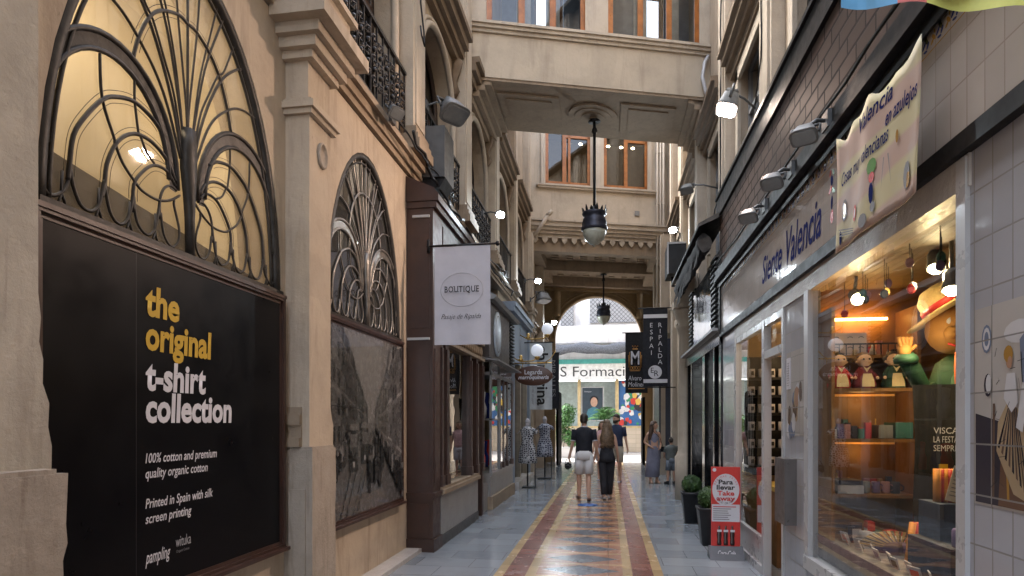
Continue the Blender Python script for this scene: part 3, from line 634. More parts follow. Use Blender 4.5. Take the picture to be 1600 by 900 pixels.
mb = MB(); mb.box(-2.56, -2.1, 14.5, 17.4, 0, .2); mb.build('marble_step', MARBLE, S3, bevel=.01)
# louvred black folding gates at the far mouth
def gate(name, label, x, y, w_, h):
    t = thing(name, label, 'gate', (x, y, 0))
    mb = MB(); mb.box(x - .03, x + .03, y - w_ / 2, y + w_ / 2, .05, h); mb.build('leaf', BLACK, t)
    for k in range(4):
        b_ = MB(); b_.box(x - .05, x + .05, y - w_ / 2 + k * w_ / 4, y - w_ / 2 + k * w_ / 4 + .06, .02, h + .02); b_.build('stile', BLACK, t)
gate('folding_gate', 'tall black folded iron gate beside the white bush at the far mouth of the passage', -1.86, 23.6, 1.7, 2.75)
gate('folding_gate', 'tall black folded iron gate under the hanging black banners', 1.32, 24.2, 1.3, 2.55)

# ================================================================== BRIDGE
BR = thing('covered_footbridge', 'cream plaster footbridge with wooden windows crossing high over the passage', 'footbridge', (-.35, 12, 8))
mb = MB(); mb.box(-2.56, 1.97, 11.0, 13.0, 7.98, 8.78); mb.build('beam', plaster('bridge_plaster', (.46, .39, .30), .5, .8), BR)
mb = MB()
mb.box(-2.56, 1.97, 11.02, 12.98, 7.93, 7.98); mb.box(-2.1, -.95, 11.4, 12.6, 7.90, 7.93); mb.box(.25, 1.35, 11.4, 12.6, 7.90, 7.93); mb.box(-1.95, -1.1, 11.55, 12.45, 7.88, 7.90); mb.box(.4, 1.2, 11.55, 12.45, 7.88, 7.90)
for r0, z in ((.5, .05), (.38, .065), (.24, .085), (.1, .11)): mb.lathe([(r0, -z), (r0, 0)], (-.3, 12, 7.94), 24)
for s in (-1, 1):
    e = -2.56 if s < 0 else 1.97
    for k, (dx, z) in enumerate(((.42, 7.86), (.3, 7.76), (.2, 7.64), (.1, 7.5))): mb.box(min(e, e - s * dx), max(e, e - s * dx), 11.05, 12.95, z, 7.93)
mb.build('soffit', TAN, BR, bevel=.006)
mb = MB()
for z0, z1, d in ((8.78, 8.84, .05), (8.84, 8.90, .10), (8.90, 8.95, .14)): mb.box(-2.56, 1.97, 11 - d, 13 + d, z0, z1)
mb.build('sill_cornice', PALE, BR, bevel=.006)
mb = MB(); W1 = [(-2.22, -.43), (-.0, 1.76)]
mb.box(-2.56, -2.22, 11, 13, 8.95, 12); mb.box(-.43, 0, 11, 13, 8.95, 12); mb.box(1.76, 1.97, 11, 13, 8.95, 12); mb.box(-2.22, -.43, 11, 13, 11.2, 12); mb.box(0, 1.76, 11, 13, 11.2, 12)
mb.build('window_wall', PALE, BR)
for x0, x1 in W1:
    for yy in (11.05, 12.9):
        mb = MB(); w_ = .09; mb.box(x0, x1, yy, yy + .08, 8.95, 9.05); mb.box(x0, x1, yy, yy + .08, 11.1, 11.2)
        for k in range(4):
            xx = x0 + (x1 - x0 - w_) * k / 3; mb.box(xx, xx + w_, yy - .005, yy + .085, 8.95, 11.2)
            if k in (1, 2): mb.box(xx + .05, xx + .11, yy + .01, yy + .06, 8.95, 11.2)
        f = mb.build('wooden_window', ORANGEW, BR)
        p = MB(); p.face([(x0, yy + .05, 9.0), (x1, yy + .05, 9.0), (x1, yy + .05, 11.15), (x0, yy + .05, 11.15)]); p.build('pane', GLASSD, f)
mb = MB()
for k, x in enumerate((-1.75, -1.2, .5, 1.15)): mb.box(x, x + .26, 11.5, 11.56, 8.95, 11.2)
mb.build('curtain', plain('pale_curtain', (.5, .47, .42), .9), BR)
mb = MB(); mb.box(-2.2, -1.55, 12.6, 12.65, 8.95, 11.2); mb.box(-.95, -.43, 12.6, 12.65, 8.95, 11.2); mb.box(0, .55, 12.6, 12.65, 8.95, 11.2); mb.box(1.2, 1.76, 12.6, 12.65, 8.95, 11.2); mb.build('reflection_panel', plain('slate_blue_panel', (.16, .2, .26), .6), BR)  # blue panels added behind the panes to give their bluish reflections

# ================================================================== END BUILDING over the far mouth
EB = thing('end_building', 'cream building with two wooden windows above the arched far mouth of the passage', 'end building', (-.35, 22, 0))
XW = [(-2.0, -.58), (-.14, 1.28)]; ZW = (9.28, 11.5)
mb = MB(); a, b_ = 19.5, 19.8
mb.box(-2.56, XW[0][0], a, b_, 7.8, 12.5); mb.box(XW[0][1], XW[1][0], a, b_, 7.8, 12.5); mb.box(XW[1][1], 1.97, a, b_, 7.8, 12.5)
for x0, x1 in XW: mb.box(x0, x1, a, b_, 7.8, ZW[0]); mb.box(x0, x1, a, b_, ZW[1], 12.5)
mb.build('front_wall', plaster('end_plaster', (.50, .425, .33), .45, .8), EB)
mb = MB(); mb.box(-2.2, 1.55, 19.38, 19.5, 9.14, 9.2); mb.box(-2.26, 1.6, 19.34, 19.5, 9.2, 9.26)
mb.box(-2.12, -2.02, 19.42, 19.5, 9.26, 11.7); mb.box(-.50, -.22, 19.42, 19.5, 9.26, 11.7); mb.box(1.3, 1.42, 19.42, 19.5, 9.26, 11.7)
mb.build('window_surround', PALE, EB, bevel=.006)
for x0, x1 in XW:
    mb = MB(); y = 19.56
    mb.box(x0, x1, y, y + .09, ZW[0], ZW[0] + .13); mb.box(x0, x1, y, y + .09, ZW[1] - .16, ZW[1]); mb.box(x0, x0 + .09, y, y + .09, *ZW); mb.box(x1 - .09, x1, y, y + .09, *ZW)
    xm = x0 + (x1 - x0) * (.42 if x0 < -1 else .5); mb.box(xm - .06, xm + .06, y - .01, y + .09, *ZW); mb.box(xm, x1, y, y + .08, 10.85, 10.93)
    if x0 < -1: mb.box(xm + .12, xm + .19, y, y + .09, *ZW)
    f = mb.build('wooden_window', ORANGEW, EB)
    p = MB(); p.face([(x0, y + .05, ZW[0]), (x1, y + .05, ZW[0]), (x1, y + .05, ZW[1]), (x0, y + .05, ZW[1])]); p.build('pane', GLASSD, f)
mb = MB(); mb.box(-2.5, 1.7, 23.2, 23.3, 7.8, 12.4); mb.box(-2.5, 1.7, 19.8, 23.2, 12.3, 12.4); mb.box(-2.5, 1.7, 19.85, 23.2, 9.0, 9.1); mb.build('lit_room', plain('brown_room_wall', (.10, .075, .05), .8, bmp=0), EB)
for x in (-.95, .0, .45, .85):
    m_ = MB(); m_.lathe([(.05, .0), (.05, .03), (.01, .03)], (x, 20.9, 11.25), 10); dl = m_.build('downlight', emit('downlight_glow', (1, .75, .45), 14), EB)
lamp('downlight_light', 'POINT', (-.2, 20.9, 11.1), 4.5, (1, .72, .42), EB, .1)
mb = MB()   # cornice over the passage
for z0, z1, d in ((7.55, 7.66, .06), (7.66, 7.76, .14), (7.76, 7.86, .22), (7.86, 8.0, .30), (8.0, 8.06, .36)): mb.box(-2.56, 1.97, 19.5 - d, 19.9, z0, z1)
mb.build('cornice', PALE, EB, bevel=.01)
mb = MB(); mb.box(-2.56, 1.97, 19.36, 19.44, 7.53, 7.56)
for k in range(13):
    x = -2.3 + k * .305
    mb.prism([(x - .08, 7.55), (x - .09, 7.47), (x - .05, 7.40), (x, 7.35), (x + .05, 7.40), (x + .09, 7.47), (x + .08, 7.55)], 'y', 19.37, 19.43)
mb.build('scalloped_edge', PALE, EB)
# coffered ceiling of the covered part
mb = MB(); mb.box(-2.56, 1.97, 19.5, 24.9, 7.5, 7.56)
for y0, y1 in ((19.5, 19.85), (22.0, 22.35), (24.5, 24.9)): mb.box(-2.56, 1.97, y0, y1, 7.12, 7.5)
for x0, x1 in ((-2.56, -2.2), (1.4, 1.97)): mb.box(x0, x1, 19.85, 24.5, 7.2, 7.5)
for y0, y1 in ((19.95, 21.9), (22.45, 24.4)):
    for c_ in range(7):
        x = -1.98 + c_ * .5
        for r_ in range(6):
            y = y0 + .12 + r_ * (y1 - y0 - .1) / 6
            mb.box(x, x + .24, y, y + .14, 7.455, 7.5)
mb.build('ceiling', TAN, EB, bevel=.008)
# arch wall
mb = MB(); ya, yb = 24.9, 25.2; ac, ar, sp = -.38, 1.76, 5.05
mb.box(-2.56, ac - ar, ya, yb, 0, 12.5); mb.box(ac + ar, 1.97, ya, yb, 0, 12.5)
for i in range(30):
    t0, t1 = math.pi * (1 - i / 30), math.pi * (1 - (i + 1) / 30)
    p, q = (ac + ar * math.cos(t0), sp + ar * math.sin(t0)), (ac + ar * math.cos(t1), sp + ar * math.sin(t1))
    mb.prism([p, q, (q[0], 12.5), (p[0], 12.5)], 'y', ya, yb)
mb.build('arch_wall', GOLDP, EB)
mb = MB()
for r, d in ((ar + .03, .05), (ar + .2, .04), (ar + .3, .03)): mb.tube([(ac + r * math.cos(R(t)), 24.88, sp + r * math.sin(R(t))) for t in range(0, 181, 6)], d, 6)
mb.box(-2.5, 1.7, 24.72, 24.9, 6.98, 7.1)
for s in (-1, 1):
    x = ac + s * 1.66
    mb.loft([[(x - .12, 24.9, z), (x - .12, 24.9 - d, z), (x + .12, 24.9 - d, z), (x + .12, 24.9, z)] for z, d in ((6.98, .3), (6.8, .26), (6.6, .16), (6.45, .22), (6.3, .12), (6.05, .16), (5.9, .04))])
mb.build('arch_moulding', GOLDP, EB)
mb = MB(); mb.box(-12, -2.56, 24.6, 25.2, 0, 12.5); mb.box(1.97, 12, 24.6, 25.2, 0, 12.5); mb.build('street_front', CREAM, EB)
# side piers inside the covered part
for x0, x1, y in ((-2.56, -2.28, 18.68), (-2.56, -2.3, 22.0), (1.6, 1.97, 18.2), (1.6, 1.97, 21.2)):
    mb = MB(); mb.box(x0, x1, y - .22, y + .22, 0, 7.4); mb.box(x0 - .03, x1 + .03, y - .25, y + .25, 0, .5)
    for z0, z1, d in ((4.3, 4.36, .03), (4.36, 4.46, .07), (4.9, 5.0, .06), (5.0, 5.08, .1)): mb.box(x0 - d, x1 + d, y - .22 - d, y + .22 + d, z0, z1)
    mb.build('pier', PALE, EB, bevel=.01)
mb = MB(); mb.box(.86, 1.02, 19.46, 19.5, 8.42, 8.58); mb.box(.93, .95, 19.45, 19.46, 8.44, 8.56); mb.build('wall_vent', GREYM, EB)
pp = MB(); pp.tube([(-2.3, 19.2, 7.45), (-1.86, 19.25, 8.15)], .06, 8); pp.tube([(-1.9, 19.25, 8.12), (-1.74, 19.27, 8.26)], .07, 8)
tag(pp.build('awning_roller', PALE), 'pale tube roller leaning on the cornice beside the end building', 'roller')
for x, r in ((1.60, .035), (1.70, .03), (1.80, .045)):
    pp = MB(); pp.tube([(x, 20.72, 4.0), (x, 20.72, 12.4)], r, 8)
    for z in (5.5, 7.0, 8.8, 10.5): pp.box(x - r - .02, x + r + .02, 20.7, 20.8, z, z + .04)
    tag(pp.build('wall_pipe', PALE), {.035: 'pale pipe nearest the right hand wooden window of the end building', .03: 'thin middle pale pipe on the end building corner', .045: 'thick pale drainpipe in the corner of the end building'}[r], 'pipe', 'pipes on the end building')

# ================================================================== BUILDING ACROSS THE STREET
AB = thing('academy_building', 'white building across the bright street with a large S Formació sign over its shop windows', 'building', (-.5, 34, 0))
mb = MB(); mb.box(-25, 25, 34.5, 45, 0, 1.3); mb.box(-25, 25, 36.0, 45, 1.3, 4.0); mb.box(-25, 25, 34.2, 45, 5.1, 16)
mb.build('wall', WHITEST, AB)
mb = MB(); mb.box(-25, 25, 33.7, 34.2, 5.95, 6.05); mb.box(-25, 25, 33.7, 33.8, 6.05, 6.9); mb.build('balcony', WHITEST, AB)
mb = MB(); mb.box(-25, 25, 34.1, 34.5, 4.0, 4.85, 0); mb.box(-25, 25, 34.05, 34.5, 4.85, 5.1, 1); mb.build('sign_fascia', [plain('white_sign', (.72, .73, .72), .4, bmp=0), plain('teal_stripe', (.08, .36, .33), .4, bmp=0)], AB)
text(AB, 'S Formació', (-2.62, 34.1, 4.16), (1, 0, 0), (0, 0, 1), .80, plain('dark_sign_ink', (.03, .032, .036), .5, bmp=0), 'lettering', 4.02, bold=.0)
text(AB, 'A', (4.3, 34.1, 4.14), (1, 0, 0), (0, 0, 1), .80, INK, 'lettering')
mb = MB(); mb.box(-25, 25, 34.3, 34.5, 0, 1.3); mb.build('base_tiles', tiles('beige_base_tiles', (.5, .42, .32), .5, .24, 'xzy', .4, .5, (.3, .26, .2), .1), AB)
mb = MB(); xs_ = [-3.6, -1.6, .48, 3.6, 6]
for x in xs_: mb.box(x - .09, x + .09, 34.4, 34.6, 1.3, 4.0)
mb.box(-6, 8, 34.38, 34.6, 1.3, 1.42); mb.build('window_frame', plain('pale_timber_frame', (.5, .38, .2), .5), AB)
mb = MB(); mb.face([(-6, 34.5, 1.42), (8, 34.5, 1.42), (8, 34.5, 4), (-6, 34.5, 4)]); mb.build('shop_glass', GLASS, AB)
mb = MB(); mb.box(-6, 8, 35.9, 36, 1.3, 4); mb.build('shop_back_wall', plain('mint_room', (.62, .68, .66), .7), AB)
# balcony recess, netting
NET = bpy.data.materials.new('grey_netting'); NET.use_nodes = True; _nt = NET.node_tree; _b = _nt.nodes['Principled BSDF']; _L = _nt.links.new
_p = pos(_nt, _L, 'xzy'); _mp = _n(_nt, 'ShaderNodeMapping'); _mp.inputs['Rotation'].default_value = (0, 0, R(45)); _mp.inputs['Scale'].default_value = (6, 6, 6); _L(_p, _mp.inputs[0])
_ck = _n(_nt, 'ShaderNodeTexBrick'); _ck.offset = 0; _L(_mp.outputs[0], _ck.inputs[0])
for k_, v_ in (('Scale', 1), ('Brick Width', 1), ('Row Height', 1), ('Mortar Size', .09), ('Bias', 0)): _ck.inputs[k_].default_value = v_
_ck.inputs['Color1'].default_value = (.36, .37, .38, 1); _ck.inputs['Color2'].default_value = (.32, .33, .34, 1); _ck.inputs['Mortar'].default_value = (.09, .09, .1, 1); _L(_ck.outputs[0], _b.inputs['Base Color'])
mb = MB(); mb.box(-1.0, 3.0, 34.12, 34.2, 7.1, 8.55); mb.build('recess_netting', NET, AB, bevel=.05)
mb = MB(); rn = random.Random(5)
mb.loft([[(-5 + .35 * i, 33.55 + .14 * math.cos(t) + rn.uniform(-.03, .03), 5.62 + (.27 + .05 * math.sin(i * 1.3)) * math.sin(t) + .06 * math.sin(i * .8)) for t in [k * math.pi / 6 for k in range(12)]] for i in range(34)]); mb.build('rolled_netting', plain('dark_netting', (.11, .12, .14), .8, var=.6, sc=25), AB)
mb = MB(); mb.box(-2.6, -1.9, 34.1, 34.2, 6.0, 9.0); mb.build('side_netting', NET, AB)
PO = thing('portrait_poster', 'dark poster with a smiling person behind glass across the street', 'poster', (-.95, 34.45, 1.6))
mb = MB(); mb.box(-1.42, -.30, 34.46, 34.49, 1.75, 3.55, 0); mb.box(-1.48, -.24, 34.465, 34.495, 1.7, 3.6, 1); mb.build('sheet', [plain('navy_poster', (.03, .045, .06), .4, bmp=0), WMETAL], PO)
mb = MB(); mb.loft([[(-.78 + r * .19 * math.cos(t), 34.455, 2.75 + r * .27 * math.sin(t)) for t in [k * math.pi / 8 for k in range(16)]] for r in (1, .02)]); mb.build('face', plain('portrait_skin', (.42, .25, .17), .6, bmp=0), PO)
mb = MB(); mb.loft([[(-.78 + r * .24 * math.cos(t), 34.458, 2.86 + r * .24 * math.sin(t)) for t in [k * math.pi / 8 for k in range(16)]] for r in (1, .02)]); mb.build('hair', INK, PO)
mb = MB(); mb.face([(-1.3, 34.456, 1.78), (-.35, 34.456, 1.78), (-.5, 34.456, 2.35), (-.78, 34.456, 2.5), (-1.1, 34.456, 2.35)]); mb.build('shoulders', plain('teal_jumper', (.05, .16, .2), .7, bmp=0), PO)
text(PO, 'Formació', (-1.3, 34.46, 3.3), (1, 0, 0), (0, 0, 1), .1, WHITE)
# coloured mural boards in the shop windows
def mural(x0, x1, z0, z1, label, seed):
    t = thing('window_mural', label, 'mural', (x0, 34.4, z0)); rn = random.Random(seed)
    cols = [plain('mural_' + n, c, .5, var=.1, bmp=0) for n, c in (('blue', (.03, .11, .28)), ('red', (.5, .04, .03)), ('yellow', (.6, .4, .08)), ('green', (.03, .22, .1)), ('white', (.6, .6, .6)), ('black', (.02, .02, .025)))]
    mb = MB(); mb.box(x0, x1, 34.45, 34.49, z0, z1, 0); yl = 34.449
    for k in range(60):
        cx, cz, r = rn.uniform(x0 + .1, x1 - .1), rn.uniform(z0 + .1, z1 - .1), rn.uniform(.08, .24); n = rn.choice((5, 6, 7, 9)); yl -= .0006
        mb.face([(min(x1, max(x0, cx + r * rn.uniform(.6, 1.1) * math.cos(2 * math.pi * j / n))), yl, min(z1, max(z0, cz + r * rn.uniform(.6, 1.3) * math.sin(2 * math.pi * j / n)))) for j in range(n)], rn.choice((1, 1, 2, 3, 3, 4, 4, 5)))
    mb.build('panel', cols, t)
mural(.58, 2.3, 1.45, 3.95, 'bright multicoloured mural board behind glass beside the palm across the street', 4)
mural(2.4, 3.5, 1.45, 3.95, 'narrow blue green mural board seen past the folded gate', 9)
# ================================================================== RIGHT BUILDING
RB = thing('side_building', 'cream plaster building with pilasters and tall windows rising above the tiled shop', 'building', (3, 8, 4.8))
XR = 1.97
mb = MB(); mb.box(XR, 2.2, -7, 25.2, 9.6, 12.5); prev = -7
for yc in [-2.18, .6, 3.39, 6.17, 8.95, 11.73, 14.51, 17.29]:
    mb.box(XR, 2.2, prev, yc - .72, 4.7, 9.6); mb.box(XR, 2.2, yc - .72, yc + .72, 6.9, 9.6); prev = yc + .72
mb.box(XR, 2.2, prev, 25.2, 4.7, 9.6); mb.box(XR, 2.2, 13.2, 25.2, 0, 4.7)
mb.box(1.95, 2.2, 13.2, 20.6, 0, 4.7); mb.build('upper_wall', CREAM, RB)
mb = MB(); mb.box(3.2, 9, -7, 25.2, 0, 12.5); mb.box(2.2, 3.2, -7, -6.7, 0, 12.5); mb.box(2.2, 3.2, 13.2, 25.2, 0, 4.6); mb.box(1.62, 3.2, -7, 25.2, 12.5, 12.6); mb.build('back_wall', DIM, RB)
for py in [-.78, 2.0, 4.78, 7.56, 10.34, 13.12, 15.9, 18.4]:
    mb = MB(); mb.box(1.82, XR, py - .25, py + .25, 4.6 if py < 13 else 0, 12.5); mb.box(1.79, XR, py - .18, py + .18, 4.9, 12.5); mb.build('upper_pilaster', PALE, RB, bevel=.006)
for yc in [.6, 3.39, 6.17, 8.95, 11.73, 14.51, 17.29]:
    mb = MB()
    for z0, z1, d in ((6.98, 7.1, .08), (7.1, 7.2, .15), (7.2, 7.32, .22), (7.32, 7.4, .28)): mb.box(XR - d, XR, yc - 1.1, yc + 1.1, z0, z1)
    mb.build('window_hood', MOULD, RB, bevel=.006)
    mb = MB(); mb.box(1.92, XR, yc - .86, yc - .70, 4.9, 6.98); mb.box(1.92, XR, yc + .70, yc + .86, 4.9, 6.98); mb.box(1.92, XR, yc - .86, yc + .86, 6.78, 6.96); mb.build('window_surround', PALE, RB, bevel=.006)
    mb = MB(); x = 2.1
    for q in (-.7, -.03, .64): mb.box(x - .03, x + .03, yc + q, yc + q + .06, 4.7, 6.9)
    mb.box(x - .03, x + .03, yc - .7, yc + .7, 6.2, 6.26); mb.box(x - .03, x + .03, yc - .7, yc + .7, 6.84, 6.9)
    f = mb.build('window', BLACK if yc < 7 else GREYM, RB); p = MB(); p.face([(x, yc - .7, 4.7), (x, yc + .7, 4.7), (x, yc + .7, 6.9), (x, yc - .7, 6.9)]); p.build('pane', GLASSD, f)
# classical columns beyond the black shop
for y, rr, xc_ in ((13.35, .17, 1.62), (15.6, .16, 1.90)):
    mb = MB(); mb.lathe([(rr + .06, 0), (rr + .06, .9), (rr + .02, .95), (rr, 1.0), (rr - .03, 3.6), (rr + .02, 3.63), (rr - .01, 3.68), (rr + .04, 3.8), (rr + .09, 3.95), (rr + .1, 4.0)], (xc_, y, 0), 20)
    mb.box(xc_ - rr - .1, 1.96, y - rr - .1, y + rr + .1, 4.0, 4.15); mb.box(xc_ - .15, 1.96, y - .25, y + .25, 4.15, 4.7)
    mb.build('engaged_column', PALE, RB)
NAVY = plain('navy_painted_panel', (.018, .022, .04), .35)
mb = MB(); mb.box(1.55, 1.95, 19.4, 21.4, 0, 4.2); mb.build('navy_panel', NAVY, RB)
mb = MB(); mb.box(1.90, 1.96, 13.7, 15.3, 0, 3.2); mb.build('shop_glazing', GLASSD, RB)

# ================================================================== TILED SHOP (y -6 .. 9.15), front plane x = 1.62
TS = thing('tiled_shop', 'gift shop front of white glazed tiles with big lit display window and dark shingle canopy', 'shopfront', (2.2, 5.5, 0))
XS = 1.62
TILE = tiles('white_glazed_tile', (.35, .355, .385), .133, .225, 'yzx', .08, .5, (.2, .19, .18), .05, .0045, 0, .5, .22, (.02, .05, 0))
mb = MB()
mb.box(XS, XS + .3, -7, 3.07, 0, 2.86); mb.box(XS + .005, XS + .1, 3.07, 5.40, 0, .50); mb.box(XS, XS + .06, 5.40, 6.03, 0, 2.80); mb.build('tile_wall', TILE, TS)
mb = MB(); mb.box(XS, XS + .3, 8.26, 9.15, 0, 2.86); mb.build('tile_wall', TILE, TS)
mb = MB(); mb.box(XS - .03, XS + .3, -7, 9.15, 2.93, 3.62); mb.build('sign_fascia', tiles('cream_glazed_tile', (.42, .39, .37), .133, .225, 'yzx', .08, .5, (.25, .2, .18), .05, .004, 0, .5, .2, (.02, -.02, 0)), TS)
mb = MB(); mb.box(XS - .05, XS + .3, -7, 9.15, 2.84, 2.93); mb.box(XS - .055, XS + .25, 9.09, 9.2, 2.9, 3.65); mb.build('black_band', BLACK, TS, bevel=.004)
mb = MB(); mb.box(XS - .12, XS + .3, -7, 9.2, 3.62, 3.66); mb.box(XS - .10, XS + .3, -7, 9.2, 3.66, 3.78); mb.box(XS - .06, XS - .045, -7, 9.2, 3.55, 3.62); mb.build('black_gutter', BLACK, TS, bevel=.004)
mb = MB(); mb.box(XS - .005, XS + .12, -7, 9.35, 3.76, 4.64)
SH = tiles('brown_shingles', (.070, .046, .036), .30, .125, 'yzx', .6, .12, (.018, .013, .012), .22, .012, .5, 1.0, .1)
mb.build('shingle_canopy', SH, TS)
mb = MB(); mb.box(XS - .04, XS + .14, -7, 9.4, 4.62, 4.90); mb.box(XS - .07, XS + .14, -7, 9.4, 4.86, 4.9); mb.build('black_capping', BLACK, TS, bevel=.006)
# border of painted flowers along the fascia
ORN = [plain('ornament_blue', (.04, .06, .2), .2, bmp=0), plain('ornament_ochre', (.4, .22, .05), .2, bmp=0), plain('ornament_olive', (.10, .10, .05), .2, bmp=0)]
mb = MB(); yb = -.2; xx = XS - .0318
def petal(y, z, a, b_, ang, k):
    ca, sa = math.cos(ang), math.sin(ang)
    mb.face([(xx, y + a * math.cos(t) * ca - b_ * math.sin(t) * sa, z + a * math.cos(t) * sa + b_ * math.sin(t) * ca) for t in [q * math.pi / 5 for q in range(10)]], k)
while yb < 9.0:
    petal(yb, 3.545, .028, .011, .9, 2); petal(yb + .022, 3.53, .024, .009, -.7, 0); petal(yb - .014, 3.515, .02, .01, 2.2, 0); petal(yb + .006, 3.56, .012, .012, 0, 2); petal(yb + .01, 3.495, .02, .007, .2, 0)
    petal(yb + .062, 3.525, .024, .010, .8, 1); petal(yb + .076, 3.508, .016, .009, -.6, 1); petal(yb + .054, 3.55, .012, .007, 1.4, 1); yb += .133
mb.box(xx, xx + .001, -7, 9.1, 3.468, 3.472, 1)
mb.build('flower_border', ORN, TS)
text(TS, 'Siente', (XS - .031, 6.74, 3.06), (0, -1, 0), (0, 0, 1), .38, BLUEINK, 'lettering', .74, bold=.012, shear=.32)
text(TS, 'Valencia', (XS - .031, 5.86, 3.04), (0, -1, 0), (0, 0, 1), .44, BLUEINK, 'lettering', .92, bold=.012, shear=.32)
# little painted figure tile beside the name : flower vase ornament
mb = MB(); xx = XS - .0322
for k, (dy, dz, a, b_, an) in enumerate(((0, .02, .035, .05, 0), (0, .12, .02, .05, .1), (-.03, .2, .04, .018, .6), (.03, .22, .04, .018, -.6), (0, .28, .025, .04, 0), (-.03, .33, .03, .014, 1), (.03, .34, .028, .014, -1))): petal(4.72 + dy, 3.08 + dz, a, b_, an, k % 3)
mb.build('painted_vase', [REDP, BLUEINK, plain('ornament_green', (.06, .2, .06), .3, bmp=0)], TS)
# lintel + display window frame + door frames (white painted metal / marble)
mb = MB(); mb.box(XS - .012, XS + .12, 3.06, 8.28, 2.69, 2.84); mb.build('lintel', MARBLE, TS, bevel=.006)
DW = MB()
DW.box(XS - .022, XS + .08, 3.07, 3.145, .45, 2.83); DW.box(XS - .02, XS + .08, 5.30, 5.40, .42, 2.70); DW.box(XS - .026, XS + .1, 3.07, 5.40, .42, .53)
f = DW.build('display_window', WMETAL, TS, bevel=.006)
g_ = MB(); g_.face([(XS + .02, 3.14, .53), (XS + .02, 5.31, .53), (XS + .02, 5.31, 2.70), (XS + .02, 3.14, 2.70)]); g_.build('pane', GLASSS, f)
mb = MB(); mb.box(XS - .004, XS + .05, 4.6, 5.25, .16, .38)
vt = mb.build('vent', BLACK, TS)
ent = MB()
for y0, y1 in ((6.03, 6.09), (6.74, 6.84), (8.16, 8.28)): ent.box(XS - .015, XS + .06, y0, y1, 0, 2.69)
ent.box(XS - .01, XS + .06, 6.09, 8.16, 2.62, 2.69); ent.box(XS - .012, XS + .06, 6.09, 6.74, 2.28, 2.36); ent.box(XS - .014, XS + .06, 6.84, 8.16, 0, .09); ent.box(XS + .0, XS + .05, 6.84, 8.16, .36, .39)
f = ent.build('entrance', WMETAL, TS, bevel=.006)
g_ = MB(); g_.face([(XS + .02, 6.84, .09), (XS + .02, 8.16, .09), (XS + .02, 8.16, 2.62), (XS + .02, 6.84, 2.62)]); g_.face([(XS + .02, 6.09, 2.36), (XS + .02, 6.74, 2.36), (XS + .02, 6.74, 2.62), (XS + .02, 6.09, 2.62)]); g_.build('pane', GLASSS, f)
mb = MB(); mb.face([(XS + .012, 6.84, .1), (XS + .012, 8.16, .1), (XS + .012, 8.16, .36), (XS + .012, 6.84, .36)]); mb.build('kick_panel', WMETAL, f)
# open door leaf, folded inwards
# letter box / dark panel on the tile pier
mb = MB(); mb.box(XS - .10, XS, 5.66, 5.98, .72, 1.30); o = mb.build('wall_box', plain('taupe_metal', (.085, .075, .072), .35), bevel=.006); tag(o, 'dark taupe metal box fixed to the tiled pier between door and display window', 'box')
# interior of the display window
SHELFW = plain('orange_lit_wood', (.22, .105, .032), .5, var=.25, sc=4)
mb = MB(); mb.box(1.70, 3.0, 5.36, 5.40, .05, 2.8, 0); mb.build('partition', SHELFW, TS)
mb = MB(); mb.box(2.95, 3.0, 3.0, 5.36, .0, 2.8); mb.box(1.69, 2.95, 3.0, 3.05, .0, 2.8); mb.build('display_wall', DIM, TS)
mb = MB(); mb.box(1.66, 2.95, 3.08, 5.36, .56, .72); mb.build('display_floor', plain('display_cloth', (.16, .15, .16), .7, var=.4), TS)
mb = MB(); mb.box(1.68, 2.95, 3.05, 5.36, 2.70, 2.78); mb.build('display_ceiling', plain('tan_ceiling', (.15, .11, .065), .6), TS)
mb = MB(); mb.box(2.5, 3.1, 5.4, 5.45, 0, 2.8); mb.box(2.55, 2.6, 5.4, 8.3, 0, 2.8); mb.box(1.70, 2.6, 8.24, 8.3, 0, 2.8); mb.box(1.68, 2.6, 5.45, 8.3, 2.75, 2.8); mb.build('shop_wall', plain('ochre_wall', (.36, .24, .11), .7), TS)
lamp('shop_light', 'POINT', (2.15, 7.3, 2.5), 2.2, (1, .7, .38), TS, .12)
lamp('shop_light', 'POINT', (2.2, 5.9, 1.2), .6, (1, .62, .28), TS, .1)

# shelves at the end of the display
SF = thing('display_shelves', 'warm lit wooden wall shelves with glowing strips inside the display window', 'shelves', (2.0, 5.2, .56))
STRIP = emit('warm_strip', (1, .48, .10), 5)
for z in (2.12, 1.855, 1.47, 1.05):
    mb = MB(); mb.box(1.70, 2.28, 5.0 if z < 2 else 5.12, 5.355, z, z + .025); mb.build('shelf', SHELFW, SF)
for x in (1.68, 2.28):
    mb = MB(); mb.box(x, x + .025, 5.0, 5.355, .56, 2.5); mb.build('side_panel', SHELFW, SF)
for x0, x1, y, z in ((1.74, 2.20, 5.3, 2.44), (1.72, 2.26, 5.32, 1.445), (1.72, 2.26, 5.32, 1.83)):
    mb = MB(); mb.box(x0, x1, y, y + .02, z, z + .018); mb.build('light_strip', STRIP if z > 2 else emit('dim_warm_strip', (1, .45, .1), .025), SF)
    lamp('strip_light', 'POINT', ((x0 + x1) / 2, y - .06, z - .05), .30 if z > 2 else .12, (1, .55, .16), SF, .1)
mb = MB()
for k in range(12): mb.box(1.72 + k * .05, 1.725 + k * .05, 5.1, 5.11, 2.14, 2.22)
mb.box(1.70, 2.28, 5.1, 5.112, 2.22, 2.232); mb.build('wire_rail', BLACK, SF)
